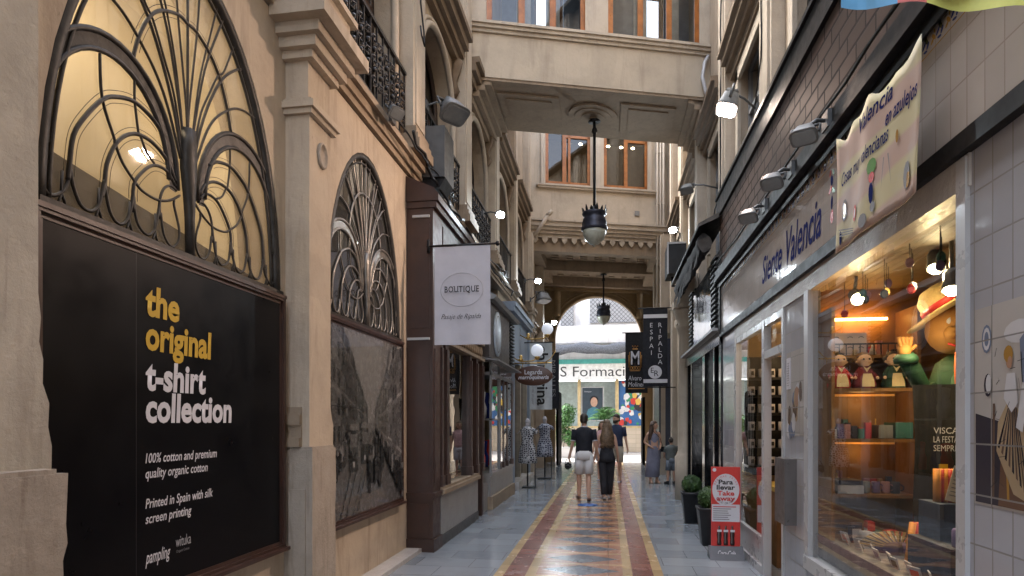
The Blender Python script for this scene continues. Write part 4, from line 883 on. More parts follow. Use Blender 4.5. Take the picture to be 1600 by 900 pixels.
# spot lights
BULB = emit('warm_bulb', (1, .76, .40), 22)
def spot(loc, aim, label, e):
    t = thing('spotlight', label, 'spotlight', loc, 'warm spotlights in the display window')
    l = Vector(loc); d = (Vector(aim) - l).normalized(); a = d.orthogonal().normalized(); b_ = d.cross(a)
    mb = MB(); mb.loft([[l + d * s + (a * math.cos(q) + b_ * math.sin(q)) * r for q in [k * math.pi / 6 for k in range(12)]] for s, r in ((-.09, .03), (-.06, .045), (.0, .045), (.05, .055), (.05, .047), (.03, .03))]); mb.build('housing', GREYM, t)
    mb = MB(); mb.ball(l + d * .045, .040, 10); mb.build('bulb', BULB, t)
    mb = MB(); mb.tube([l - d * .06, (l.x, l.y, 2.71)], .012, 6); mb.build('stem', GREYM, t)
    lamp('spot_beam', 'SPOT', l + d * .10, e, (1, .72, .38), t, .03, aim, 120)
spot((1.82, 4.90, 2.55), (1.72, 3.9, 2.0), 'lit spotlight hanging nearest the glowing shelf strip', 3)
spot((2.02, 4.20, 2.62), (1.80, 3.6, 1.5), 'lit spotlight on the ceiling above the hat brim', 6)
spot((2.02, 4.02, 2.45), (1.78, 3.5, 1.1), 'lit spotlight in front of the straw hat, nearest the tiled wall', 6)
lamp('display_fill', 'POINT', (2.15, 4.8, 1.75), .35, (1, .7, .36), TS, .08)  # added fill lamp, no fixture of its own
# dolls
SKIN = plain('skin', (.50, .29, .20), .55, var=.08, bmp=0); SKIN2 = plain('doll_skin', (.62, .40, .27), .5, bmp=0)
HAIRB = plain('dark_hair', (.025, .016, .011), .5, var=.4, sc=30); HAIRW = plain('wavy_hair', (.12, .075, .04), .5, var=.55, sc=22)
def doll(x, y, dress, label, hair):
    z = 1.88; t = thing('doll', label, 'doll', (x, y, z), 'dolls on the display shelf')
    mb = MB(); mb.lathe([(.08, 0), (.085, .03), (.06, .11), (.035, .16), (.03, .175)], (x, y, z), 14)
    for s in (-1, 1): mb.tube([(x + s * .03, y, z + .155), (x + s * .07, y - .02, z + .10), (x + s * .075, y - .04, z + .085)], .015, 7)
    mb.build('dress', dress, t, smooth=True)
    mb = MB(); mb.ball((x, y - .005, z + .215), .052, 14)
    for s in (-1, 1): mb.ball((x + s * .078, y - .048, z + .08), .013, 6); mb.ball((x + s * .052, y, z + .205), .013, 6)
    mb.ball((x, y - .056, z + .205), .008, 6); mb.build('head', SKIN2, t, smooth=True)
    mb = MB(); mb.ball((x, y + .014, z + .228), .055, 12)
    for s in (-1, 1): mb.ball((x + s * .056, y + .01, z + .222), .022, 8)
    mb.build('hair', hair, t, smooth=True)
    mb = MB()
    for s in (-1, 1): mb.ball((x + s * .02, y - .052, z + .222), .007, 6)
    mb.build('eyes', INK, t)
    mb = MB(); mb.loft([[(x + q * w_, y - d, z + h) for q in (-1, -.5, 0, .5, 1)] for h, w_, d in ((.01, .045, .088), (.06, .042, .08), (.11, .03, .066))], close=False); mb.face([(x - .03, y - .06, z + .17), (x, y - .055, z + .12), (x + .03, y - .06, z + .17), (x, y - .05, z + .15)]); mb.build('apron', plain('cream_apron', (.62, .5, .3), .8, bmp=0), t)
doll(1.76, 5.08, REDP, 'small doll in a red dress and cream apron, furthest left on the shelf', HAIRB)
doll(1.94, 5.08, plain('maroon_cloth', (.2, .02, .03), .8), 'brown haired doll in maroon with a cream apron in the middle of the shelf', plain('brown_hair', (.16, .08, .03), .6))
doll(2.14, 5.06, plain('dark_green_cloth', (.015, .05, .035), .8), 'dark haired doll in dark green with cream apron beside the big figure', HAIRB)
mb = MB(); mb.box(1.72, 1.99, 5.16, 5.30, 2.145, 2.32)
o = mb.build('gift_box', plain('pink_white_box', (.55, .44, .40), .6), bevel=.01); tag(o, 'pale pink gift box with drawn eyes standing on the top shelf', 'box')
e_ = MB(); e_.box(1.74, 1.97, 5.1585, 5.16, 2.16, 2.163)
for x in (1.77, 1.87, 1.95):
    for z in (2.2, 2.28): e_.tube([(x + .018 * math.cos(q), 5.158, z + .010 * math.sin(q)) for q in [k * math.pi / 5 for k in range(6)]], .003, 4)
e_.build('drawn_eyes', INK, o)
bag_cols = [('white', CLOTHW), ('grey', GREYM), ('purple', plain('purple_print', (.14, .09, .22), .5)), ('pink', plain('pink_print', (.4, .2, .22), .5)), ('navy', plain('navy_print', (.03, .035, .07), .5)), ('teal', plain('teal_print', (.04, .14, .13), .5))]
for k, x in enumerate((1.97, 2.04, 2.11, 2.18)):
    n_, m_ = bag_cols[(k + 1) % 6]; mb = MB(); mb.lathe([(.029, 0), (.031, .01), (.031, .085), (.026, .09), (.026, .02)], (x, 5.12, 1.075), 14); t = mb.build('mug', m_)
    h = MB(); h.tube([(x + .031, 5.11, 1.095), (x + .05, 5.105, 1.105), (x + .05, 5.105, 1.13), (x + .031, 5.11, 1.145)], .005, 5); h.build('handle', m_, t)
    tag(t, n_ + ' printed mug in the row on the lower lit shelf', 'mug', 'mugs on the lower shelf')
for k, (x, y, z, sx, sy, sz, n_) in enumerate(((1.82, 5.12, 1.08, .09, .12, .06, 0), (1.82, 5.12, 1.145, .085, .11, .035, 4), (2.2, 5.12, 1.50, .06, .1, .12, 5), (2.08, 5.14, 1.50, .05, .1, .1, 1))):
    mb = MB(); mb.box(x - sx, x + sx, y - sy, y + sy, z, z + sz); t = mb.build('packet', bag_cols[n_][1], bevel=.015); tag(t, ['white folded packet at the bottom of the pair on the lower shelf', 'navy folded packet lying on the white one on the lower shelf', 'teal box at the right end of the middle shelf', 'grey box on the middle shelf beside the teal box'][k], 'packet', 'packets on the shelves')
# big papier-mache figure with straw hat
FG = thing('papier_mache_figure', 'large papier mache figure with orange head, straw hat and green clothes', 'figure', (2.36, 4.55, .56))
mb = MB(); mb.lathe([(.16, .9), (.20, 1.1), (.21, 1.30), (.16, 1.46), (.08, 1.52)], (2.36, 4.55, .56), 18)
mb.tube([(2.27, 4.55, 1.88), (2.10, 4.5, 1.82), (2.0, 4.46, 1.98), (1.95, 4.44, 2.06)], .055, 10); mb.lathe([(.07, -.03), (.075, 0), (.06, .03)], (1.955, 4.44, 2.04), 10); mb.tube([(2.30, 4.45, 1.95), (2.22, 4.32, 1.7), (2.2, 4.28, 1.5)], .065, 10); mb.build('body', plain('green_painted_paper', (.022, .085, .035), .7), FG, smooth=True)
mb = MB(); mb.ball((2.28, 4.50, 2.24), .17, 18, sc=(1, 1, .98)); mb.ball((2.19, 4.36, 2.20), .045, 8); mb.ball((1.945, 4.44, 2.10), .045, 10, sc=(1, .8, 1.1))
for q in range(4): mb.tube([(1.92 + q * .018, 4.43, 2.12), (1.905 + q * .024, 4.42, 2.16), (1.90 + q * .026, 4.415, 2.185)], .012, 6)
mb.tube([(1.98, 4.43, 2.10), (2.01, 4.42, 2.13)], .012, 6); mb.build('head', plain('orange_painted_paper', (.42, .2, .04), .7), FG, smooth=True)
mb = MB(); mb.ball((2.20, 4.38, 2.27), .03, 8, sc=(1, .6, 1.2)); mb.build('eye', CLOTHW, FG); mb = MB(); mb.tube([(2.17, 4.36, 2.13), (2.21, 4.34, 2.11), (2.26, 4.345, 2.12)], .008, 5); mb.build('mouth', REDP, FG)
M_ = Matrix.Translation((2.235, 4.47, 2.37)) @ Matrix.Rotation(R(-30), 4, 'Y') @ Matrix.Rotation(R(-12), 4, 'X')
mb = MB(); mb.lathe([(.27, 0), (.275, .012), (.15, .03), (.135, .13), (.085, .18), (.01, .19)], (0, 0, 0), 26)
h = mb.build('straw_hat', plain('straw', (.52, .36, .13), .7, var=.2, sc=40), FG, smooth=True, M=M_)
mb = MB(); mb.lathe([(.154, .03), (.158, .033), (.150, .07), (.144, .07)], (0, 0, 0), 26); mb.build('hat_band', REDP, h, M=M_)
mb = MB(); mb.tube([(2.21, 4.3, 2.06), (2.19, 4.27, 1.98), (2.19, 4.26, 1.86), (2.2, 4.28, 1.78)], .03, 8); mb.build('scarf', plain('orange_scarf', (.55, .13, .03), .6), FG)
mb = MB(); mb.lathe([(.14, 0), (.15, .3), (.17, .9)], (2.36, 4.55, .56), 14); mb.build('trousers', plain('dark_blue_cloth', (.02, .03, .055), .8), FG)
# dark hanging apron
AP = thing('printed_apron', 'black apron with white printed lines and yellow tag hanging under the big figure', 'apron', (2.07, 4.2, .8))
mb = MB(); mb.loft([[(1.93 + .28 * i / 12 + .01 * math.sin(z * 9), 4.28 - .06 * i / 12 + .02 * math.sin(i * 1.9), z) for i in range(13)] for z in (.80, 1.1, 1.5, 1.86)], close=False); mb.build('cloth', plain('black_cloth', (.005, .005, .006), .85), AP)
for s_, z in (('VISCA', 1.55), ('LA FESTA', 1.495), ('SEMPRE', 1.44)): text(AP, s_, (2.02, 4.225, z), (1, -.2, 0), (0, 0, 1), .055, WHITE, 'print', .13)
mb = MB(); mb.box(2.04, 2.09, 4.20, 4.205, 1.30, 1.36); mb.build('price_tag', YELLOW, AP)
# stepped plinth, striped bags, card, fan, small goods
PD = plain('dark_blue_drape', (.03, .045, .08), .7, var=.4)
mb = MB(); mb.box(1.78, 2.2, 3.55, 4.02, .72, .95); mb.box(1.84, 2.2, 3.78, 4.02, .95, 1.16); tag(mb.build('display_plinth', PD, bevel=.02), 'dark blue draped stepped plinth under the striped bags in the display window', 'plinth')
STR = [plain('bag_orange', (.6, .24, .03), .6), plain('bag_red', (.4, .03, .03), .6)]
def striped(x, y, z, w_, h, n, name, label, tilt=0):
    mb = MB()
    for k in range(n):
        a, b_ = x - w_ / 2 + w_ * k / n, x - w_ / 2 + w_ * (k + 1) / n
        mb.loft([[(a + tilt * q, y + .012 * math.sin(k), z + h * q), (b_ + tilt * q, y + .012 * math.sin(k + 1), z + h * q), (b_ + tilt * q, y + .07, z + h * q), (a + tilt * q, y + .07, z + h * q)] for q in (0, .5, 1)], mi=k % 2)
    tag(mb.build(name, STR), label, 'bag', 'striped bags in the display')
striped(1.97, 3.86, 1.16, .19, .19, 12, 'striped_bag', 'orange and red striped bag standing behind the white card')
striped(1.90, 4.10, .74, .15, .26, 10, 'striped_bag', 'orange and red striped bag standing low behind the blue plinth', .03)
cd_ = MB(); M_ = Matrix.Translation((1.93, 3.80, 1.17)) @ Matrix.Rotation(R(14), 4, 'Y'); cd_.box(-.055, .055, 0, .004, 0, .20, M=M_); o = cd_.build('price_card', plain('cream_card', (.62, .56, .46), .6)); tag(o, 'tilted cream card of printed lines in front of the striped bag', 'card')
ln = MB()
for k in range(7): ln.box(-.042, .042 - (k % 3) * .012, -.002, -.001, .03 + k * .022, .036 + k * .022 + (.012 if k == 6 else 0), M=M_)
ln.build('print', GREYINK, o)
fn = MB(); fc = Vector((1.90, 4.40, .76))
for k in range(23):
    a = R(15 + 150 * k / 22); a2 = R(15 + 150 * (k + .8) / 22)
    fn.face([fc + Vector((math.cos(q) * r, .10 * (r / .26) + .006 * (k % 2), .02 + math.sin(q) * r * .5)) for q, r in ((a, .09), (a2, .09), (a2, .22), (a, .22))], k % 2)
    fn.face([fc + Vector((math.cos(q) * r, .10 * (r / .26) + .004, .02 + math.sin(q) * r * .5)) for q, r in ((a, .02), (a + .03, .02), (a + .03, .09), (a, .09))], 0)
tag(fn.build('hand_fan', [plain('gold_fan', (.30, .21, .09), .5), plain('dark_fan', (.07, .055, .045), .5)]), 'open gold and black hand fan lying on the display floor', 'fan')
rn = random.Random(11); cols = [bag_cols[0], bag_cols[2], bag_cols[3], bag_cols[4], bag_cols[5], ('red', REDP), ('gold', GOLD), ('black', BLACK)]
for k in range(130):
    x, y = rn.uniform(1.82, 2.45), rn.uniform(3.25, 5.2)
    if (abs(x - 1.92) < .25 and 4.25 < y < 4.55) or (1.76 < x < 2.2 and 3.5 < y < 4.2) or (x > 2.15 and 4.3 < y): continue
    n_, m_ = rn.choice(cols); a = rn.uniform(0, 3); M_ = Matrix.Translation((x, y, .721)) @ Matrix.Rotation(a, 4, 'Z'); L_, W_, H_ = rn.uniform(.05, .13), rn.uniform(.02, .05), rn.choice((.01, .02, .04, .07, .10))
    mb = MB(); mb.loft([[M_ @ Vector((sx * L_ * f, sy * W_ * f, h)) for sx, sy in ((-1, -1), (0, -1.1), (1, -1), (1, 1), (0, 1.1), (-1, 1))] for h, f in ((0, 1), (H_ * .7, 1), (H_, .85))])
    tag(mb.build('souvenir_packet', m_), n_ + ' wrapped souvenir lying flat among others on the display floor', 'souvenir', 'souvenirs on the display floor')

# more goods: postcards, tins, hanging key rings and fans on the shelves
rn = random.Random(21)
for k in range(11):
    x = 1.73 + .05 * k; n_, m_ = cols[k % 8]; z = 1.495 if k % 2 else 1.50; h_ = rn.uniform(.06, .14)
    if 2.0 < x < 2.27: continue
    mb = MB(); mb.box(x - .022, x + .022, 5.10, 5.13, 1.495, 1.495 + h_); mb.box(x - .018, x + .018, 5.098, 5.10, 1.50, 1.49 + h_); tag(mb.build('boxed_trinket', m_, bevel=.004), n_ + ' boxed trinket standing on the left of the middle shelf', 'trinket', 'boxed trinkets on the middle shelf')
for k in range(16):
    y = 3.35 + k * .115; x = 1.80 + .06 * (k % 3); n_, m_ = cols[(k * 3) % 8]; l_ = rn.uniform(.08, .22)
    t = thing('hanging_keyring', n_ + ' key ring trinket hanging from the display ceiling', 'key ring', (x, y, 2.69), 'key rings hanging from the display ceiling')
    mb = MB(); mb.tube([(x, y, 2.70), (x, y, 2.70 - l_)], .0025, 4); mb.build('cord', BLACK, t)
    mb = MB(); mb.loft([[(x + r * .026 * math.cos(q), y + d, 2.67 - l_ + r * .032 * math.sin(q)) for q in [j * math.pi / 5 for j in range(10)]] for d, r in ((-.006, .7), (-.003, 1), (.003, 1), (.006, .7))]); mb.build('trinket', m_, t)
for k in range(14):
    y = 3.3 + .125 * k; x = 1.70 + .03 * (k % 2); n_, m_ = cols[(k * 5 + 1) % 8]
    if 3.5 < y < 4.1 and x > 1.76: continue
    mb = MB(); M_ = Matrix.Translation((x + .03, y, .73)) @ Matrix.Rotation(rn.uniform(-.4, .4), 4, 'Z') @ Matrix.Rotation(R(-18), 4, 'Y'); mb.box(-.003, .003, -.045, .045, 0, .075, M=M_); mb.box(-.004, -.003, -.03, .03, .015, .055, 1, M=M_); tag(mb.build('postcard', [CLOTHW, m_]), 'white bordered ' + n_ + ' postcard propped along the display glass', 'postcard', 'postcards along the display glass')
for k, (x, y, z) in enumerate(((1.86, 3.62, .95), (1.98, 3.62, .95), (2.1, 3.64, .95), (1.92, 3.70, .95))):
    n_, m_ = cols[(k * 2 + 1) % 8]; mb = MB(); mb.lathe([(.035, 0), (.037, .01), (.037, .09), (.03, .1), (.012, .105)], (x, y, z), 12); tag(mb.build('printed_tin', m_), n_ + ' printed tin on the front step of the blue plinth', 'tin', 'tins on the blue plinth')
lamp('display_fill', 'POINT', (1.95, 4.3, 2.1), .35, (1, .74, .45), TS, .06)  # extra lamp without a fixture, added to brighten the display goods

for k in range(40):
    row = k % 4; n_, m_ = cols[rn.randrange(8)]; x = 1.73 + rn.random() * .52; z = (2.145, 1.88, 1.495, 1.075)[row]; h_ = rn.uniform(.04, (.12, .10, .16, .18)[row]); w_ = rn.uniform(.012, .03); y = rn.uniform(5.18, 5.28)
    mb = MB()
    if k % 3: mb.box(x - w_, x + w_, y - .02, y + .02, z, z + h_)
    else: mb.lathe([(w_, 0), (w_ * 1.05, h_ * .2), (w_ * .8, h_ * .6), (w_ * .35, h_ * .8), (w_ * .4, h_)], (x, y, z), 10)
    tag(mb.build('boxed_trinket' if k % 3 else 'painted_bottle', m_, bevel=.003 if k % 3 else 0), (n_ + (' boxed trinket' if k % 3 else ' painted bottle') + ' at the back of the ' + ('top', 'doll', 'middle', 'lowest')[row] + ' lit shelf'), 'trinket' if k % 3 else 'bottle', 'small goods at the back of the lit shelves')
for k in range(26):
    x, y = rn.uniform(1.78, 2.3), rn.uniform(3.3, 5.0); n_, m_ = cols[rn.randrange(8)]
    if 1.7 < x < 2.25 and (3.45 < y < 4.15 or 4.25 < y < 4.6): continue
    mb = MB(); M_ = Matrix.Translation((x, y, .722)) @ Matrix.Rotation(rn.uniform(0, 3), 4, 'Z'); h_ = rn.uniform(.05, .17); mb.box(-.04, .04, -.025, .025, 0, h_, 0, M=M_); mb.box(-.032, .032, -.0265, .0265, h_ * .3, h_ * .7, 1, M=M_)
    tag(mb.build('souvenir_box', [m_, bag_cols[0][1]]), n_ + ' souvenir box with a pale band standing on the display floor', 'souvenir box', 'souvenir boxes on the display floor')
# mug rack seen through the door
MR = thing('mug_rack', 'black rack of white mugs on the ochre wall inside the open shop door', 'rack', (1.95, 8.1, .9))
mb = MB(); mb.box(1.72, 2.22, 8.2, 8.235, .95, 2.45); mb.build('back_board', BLACK, MR)
for k in range(6):
    z = 1.05 + k * .22; mb = MB(); mb.box(1.72, 2.22, 8.02, 8.2, z, z + .03); mb.build('shelf', BLACK, MR)
rack_cols = CLOTHW
for k in range(6):
    for j in range(4):
        x, z = 1.78 + j * .12, 1.08 + k * .22; mb = MB(); mb.lathe([(.038, 0), (.042, .01), (.042, .11), (.035, .11)], (x, 8.1, z), 10); t = mb.build('mug', rack_cols); 
        h = MB(); h.box(x - .012, x + .02, 8.055, 8.058, z + .03, z + .08); h.build('letter_print', INK, t)
        tag(t, 'white mug with a dark letter standing in rows on the black rack in the doorway', 'mug', 'mugs on the black rack')
CT = thing('shop_counter', 'yellow topped wooden counter inside the open shop door', 'counter', (2.2, 7.4, 0)); mb = MB(); mb.box(1.85, 2.5, 7.2, 7.9, 0, .85); mb.build('cabinet', SHELFW, CT); mb = MB(); mb.box(1.82, 2.52, 7.17, 7.92, .85, .9); mb.build('top', plain('yellow_counter', (.5, .33, .06), .5), CT)

# painted tile picture on the near tile wall
TP = thing('tile_picture', 'painted tile picture of a woman in a striped skirt on the near tile wall', 'tile picture', (XS, 2.5, .95))
TC = [tiles('tile_paint_' + n, c, .266, .225, 'yzx', .08, .5, (.16, .15, .14), .1, .004, 0, .5, .2, (.02, .05, 0)) for n, c in (('ground', (.40, .38, .36)), ('floor', (.13, .075, .05)), ('dark', (.045, .04, .05)), ('blue', (.16, .19, .27)), ('skirt', (.36, .27, .17)), ('stripe', (.12, .08, .06)), ('skin', (.36, .22, .15)), ('white', (.5, .5, .52)), ('ochre', (.36, .2, .05)), ('line', (.03, .03, .04)))]
mb = MB(); lx = [XS - .003]; rn = random.Random(8)
def tp(pts, k): lx[0] -= .00012; mb.face([(lx[0], y, z) for y, z in pts], k)
def blob(y, z, a, b_, k, n=12, an=0): tp([(y + a * math.cos(t) * math.cos(an) - b_ * math.sin(t) * math.sin(an), z + a * math.cos(t) * math.sin(an) + b_ * math.sin(t) * math.cos(an)) for t in [2 * math.pi * q / n for q in range(n)]], k)
mb.box(XS - .003, XS + .002, 1.65, 3.03, 1.26, 2.12, 0)
for k in range(14): blob(rn.uniform(1.8, 2.95), rn.uniform(1.6, 2.05), rn.uniform(.03, .1), rn.uniform(.02, .07), rn.choice((0, 7, 7, 3)))
tp([(3.02, 1.27), (1.66, 1.27), (1.66, 1.36), (2.5, 1.40), (3.02, 1.52)], 1); tp([(3.02, 1.27), (2.86, 1.27), (2.83, 1.62), (3.02, 1.66)], 2)
blob(2.94, 1.98, .035, .062, 3); blob(2.94, 1.98, .026, .05, 7); blob(2.94, 1.98, .016, .032, 3)
blob(2.93, 1.78, .028, .05, 2); blob(2.925, 1.785, .02, .042, 7)
tp([(2.90, 1.30), (2.885, 1.30), (2.88, 1.70), (2.895, 1.70)], 5); tp([(2.80, 1.30), (2.785, 1.30), (2.80, 1.6), (2.815, 1.6)], 8)
tp([(2.66, 1.30), (2.76, 1.33), (2.87, 1.50), (2.86, 1.62), (2.80, 1.70), (2.74, 1.68), (2.66, 1.6)], 4)
for k in range(9): q = k / 8; tp([(2.79 - .05 * q, 1.68), (2.795 - .05 * q, 1.68), (2.862 - .19 * q, 1.52 - .2 * q), (2.850 - .19 * q, 1.51 - .2 * q)], 5 if k % 2 else 9)
tp([(2.77, 1.66), (2.82, 1.72), (2.80, 1.82), (2.75, 1.82), (2.73, 1.7)], 7); blob(2.785, 1.875, .022, .035, 6); blob(2.79, 1.90, .03, .035, 8); blob(2.78, 1.87, .014, .02, 6)
tp([(2.55, 1.32), (2.66, 1.34), (2.70, 1.7), (2.72, 1.95), (2.66, 2.0), (2.58, 1.95), (2.54, 1.6)], 3); blob(2.655, 2.045, .026, .042, 6); blob(2.65, 2.075, .03, .03, 2)
for k in range(8): y = 2.56 + k * .016; tp([(y, 1.36), (y + .005, 1.36), (y + .012 + .004 * k, 1.9), (y + .007 + .004 * k, 1.9)], 9 if k % 2 else 7)
tp([(2.74, 1.6), (2.70, 1.78), (2.66, 1.76), (2.70, 1.58)], 7); blob(2.60, 1.44, .05, .1, 7); blob(2.60, 1.44, .04, .085, 3)
for k in range(20): y, z = rn.uniform(1.8, 2.5), rn.uniform(1.4, 2.0); blob(y, z, rn.uniform(.03, .09), rn.uniform(.05, .12), rn.choice((1, 3, 4, 5, 7, 8)), 9)
for k in range(34):
    y, z = rn.uniform(2.55, 2.9), rn.uniform(1.3, 1.95); a = rn.uniform(0, 3); l = rn.uniform(.02, .06); tp([(y, z), (y + .002, z + .002), (y + l * math.cos(a), z + l * math.sin(a)), (y + l * math.cos(a) - .002, z + l * math.sin(a) - .002)], 9)
mb.build('painted_tiles', TC, TP)
sm = MB(); sm.box(XS - .0025, XS + .002, 5.46, 5.96, 1.5, 2.25, 0)
for k in range(12): y, z = rn.uniform(5.52, 5.9), rn.uniform(1.52, 1.9); sm.face([(XS - .003 - k * .0002, y + .06 * math.cos(t) * rn.uniform(.5, 1.3), z + .09 * math.sin(t)) for t in [q * math.pi / 4 for q in range(8)]], rn.choice((3, 4, 5, 6, 7)))
o = sm.build('tile_picture', TC); tag(o, 'small painted tile picture on the narrow pier between door and display window', 'tile picture')
nb = MB(); nb.box(XS - .012, XS, 5.83, 5.93, 1.92, 2.2); o = nb.build('notice_sheet', CLOTHW); tag(o, 'white notice sheet of small print pinned high on the pier beside the door', 'notice')
ln = MB()
for k in range(10): ln.box(XS - .014, XS - .013, 5.85, 5.91, 1.95 + k * .022, 1.956 + k * .022)
ln.build('print', GREYINK, o)

# cloth banner over the fascia
BN = thing('cloth_banner', 'wrinkled pink and yellow cloth banner tied over the tiled fascia', 'banner', (XS - .1, 4.15, 2.8))
BCOL = base_mat('printed_banner')
m_, nt_, b_, L_ = BCOL; p_ = pos(nt_, L_)
wv = _n(nt_, 'ShaderNodeTexWave'); wv.bands_direction = 'Z'; wv.inputs['Scale'].default_value = 1.1; wv.inputs['Distortion'].default_value = 2.2; L_(p_, wv.inputs['Vector'])
c1 = ramp(nt_, L_, wv.outputs['Fac'], [(.35, (.50, .45, .27)), (.65, (.47, .34, .28))])
c1 = mixc(nt_, L_, ramp(nt_, L_, noise_tex(nt_, L_, p_, 2.5, 4), [(.45, g3(0)), (.7, g3(.5))]), c1, (.42, .46, .50)); L_(c1, b_.inputs['Base Color']); b_.inputs['Roughness'].default_value = .7
NY = 26
def bx(y, z): return XS - .15 - .010 * math.sin((y - 3.6) * 8 + z) - .004 * math.sin(y * 19 + z * 5) - .02 * max(0, 3.3 - z)
def ztop(y): return 3.48 + .055 * abs(math.cos((y - 3.62) * 5.3)) + .02 * math.sin(y * 23)
bm_ = MB(); y0, y1 = 3.62, 4.70
bm_.loft([[(bx(y0 + (y1 - y0) * i / NY, z_), y0 + (y1 - y0) * i / NY, 2.80 + (ztop(y0 + (y1 - y0) * i / NY) - 2.80) * q) for i in range(NY + 1) for z_ in [2.8 + .76 * q]] for q in [k / 14 for k in range(15)]], close=False)
o = bm_.build('cloth', m_, BN, smooth=True); md = o.modifiers.new('thick', 'SOLIDIFY'); md.thickness = .004
def on_banner(o):
    w_ = wloc(BN)
    for v in o.data.vertices:
        c_ = v.co + w_; v.co.x = bx(c_.y, c_.z) - .007 - w_.x
for s_, y, z, h, wd in (('Valencia', 4.32, 3.40, .13, .42), ('Cosas muy valencianas', 4.62, 3.20, .12, .68), ('en azulejos', 3.98, 3.285, .12, .33), ('', 0, 0, 0, 0)):
    if s_: on_banner(text(BN, s_, (XS - .2, y, z), (0, -1, .0), (0, 0, 1), h, BLUEINK, 'lettering', wd, bold=.01, shear=.3))
BP = [REDP, BLUEINK, ORN[1], plain('banner_green', (.1, .25, .05), .6, bmp=0), GREYINK, WHITE]
def bshape(pts, k):
    pm.face([(XS - .2, y, z) for y, z in pts], k)
pm = MB()
for (y, z, a, b2, k) in ((4.55, 3.03, .045, .07, 4), (4.55, 3.03, .03, .05, 2), (4.36, 2.95, .035, .05, 0), (4.36, 2.95, .02, .03, 5), (4.12, 3.13, .05, .045, 3), (4.12, 3.07, .03, .03, 0), (3.74, 2.93, .04, .07, 4), (3.72, 2.9, .03, .04, 2), (3.84, 3.17, .014, .035, 2), (4.6, 2.87, .02, .045, 1), (4.22, 2.86, .05, .04, 4), (4.12, 2.98, .025, .06, 1), (4.10, 2.9, .03, .03, 4)):
    bshape([(y + a * math.cos(t), z + b2 * math.sin(t)) for t in [q * math.pi / 5 for q in range(10)]], k)
for y in (3.92, 3.97): bshape([(y, 3.12), (y + .012, 3.12), (y + .03 * (1 if y > 3.95 else -1), 2.94)], 4)
for k in range(3): bshape([(4.62, 2.93 - k * .02), (4.35, 2.86 - k * .012), (4.35, 2.853 - k * .012), (4.62, 2.922 - k * .02)], 4)
on_banner(pm.build('printed_shapes', BP, BN))
for k, v in enumerate(bpy.data.objects['printed_shapes'].data.vertices): v.co.x -= .0004 * (k // 10)
BN.location += Vector((0, -.42, -.08))
# colourful flag hanging at the top
FL = thing('hanging_banner', 'bright blue, red and yellow printed banner hanging at the very top beside the shingle canopy', 'banner', (1.3, 2.55, 3.3))
fb = MB(); n_ = 24
def fz(x): return 3.045 - .10 * (x - .79) + .008 * math.sin((x - .79) * 9) 
rows = [[(.79 + .70 * i / n_, 2.26 + .02 * math.sin(i * .6), fz(.79 + .70 * i / n_) + h) for i in range(n_ + 1)] for h in (0, .3, .6)]
for a, b2 in zip(rows, rows[1:]):
    for i in range(n_):
        fb.face([a[i], a[i + 1], b2[i + 1], b2[i]], 0 if i < 6 else (1 if i < 9 else 2))
fb.build('cloth', [plain('flag_blue', (.14, .38, .62), .6, bmp=0), plain('flag_red', (.62, .16, .14), .6, bmp=0), plain('flag_yellow', (.62, .62, .16), .6, bmp=0)], FL)
cb = MB(); cb.loft([[(1.14 + r * .09 * math.cos(t), 2.22, 3.105 + r * .07 * math.sin(t)) for t in [q * math.pi / 10 for q in range(20)]] for r in (1, .02)]); cb.build('emblem', BLUEINK, FL)
cb = MB(); cb.tube([(0.9 + .02 * math.cos(t), 2.22, 3.10 + .035 * math.sin(t)) for t in [q * math.pi / 5 for q in range(8)]], .008, 5); cb.build('letter', plain('flag_yellow_ink', (.6, .55, .1), .6, bmp=0), FL)

# ================================================================== BLACK SHOP beyond (y 9.2 - 13.1)
BS = thing('black_shopfront', 'glossy black shopfront with tall glass doors and a leaning glass sign panel', 'shopfront', (1.8, 11, 0))
BLK = plain('gloss_black', (.012, .012, .013), .12, bmp=.02)
mb = MB()
for y0, y1 in ((9.2, 9.35), (9.75, 9.85), (10.7, 10.95), (12.3, 12.45), (12.9, 13.1)): mb.box(1.60, 1.80, y0, y1, 0, 2.85)
mb.box(1.58, 1.8, 9.2, 13.1, 2.75, 2.95); mb.build('frame', BLK, BS, bevel=.005)
mb = MB(); mb.face([(1.70, 9.2, 0), (1.70, 13.1, 0), (1.70, 13.1, 2.8), (1.70, 9.2, 2.8)]); mb.build('glass_door', glass('black_shop_glass', (.35, .36, .36), 1.6, boost=1.3), BS)
mb = MB(); mb.box(2.4, 2.45, 9.2, 13.1, 0, 4.6); mb.box(1.75, 2.4, 9.2, 13.1, 2.9, 2.95); mb.build('interior', DIM, BS)
mb = MB(); mb.box(1.55, 1.62, 9.75, 11.7, 2.98, 4.0); sg = mb.build('sign_panel', plain('mirror_glass', (.45, .47, .48), .04, metal=.9, var=.1, sc=2, bmp=.0), BS)
for y0 in (9.22, 11.75):
    mb = MB()
    mb.box(1.58, 1.75, y0, y0 + .5, 2.95, 4.1)
    for k in range(14): mb.box(1.53, 1.58, y0 + .03, y0 + .47, 3.0 + k * .078, 3.03 + k * .078)
    mb.build('louvre', BLACK, BS)
mb = MB(); mb.box(1.48, 1.75, 9.2, 13.1, 2.94, 2.98); mb.build('ledge', GREYM, BS)
AW = thing('folded_awning', 'torn black awning folded over its roller above the black shopfront', 'awning', (1.4, 11, 4.1))
mb = MB(); rn = random.Random(6)
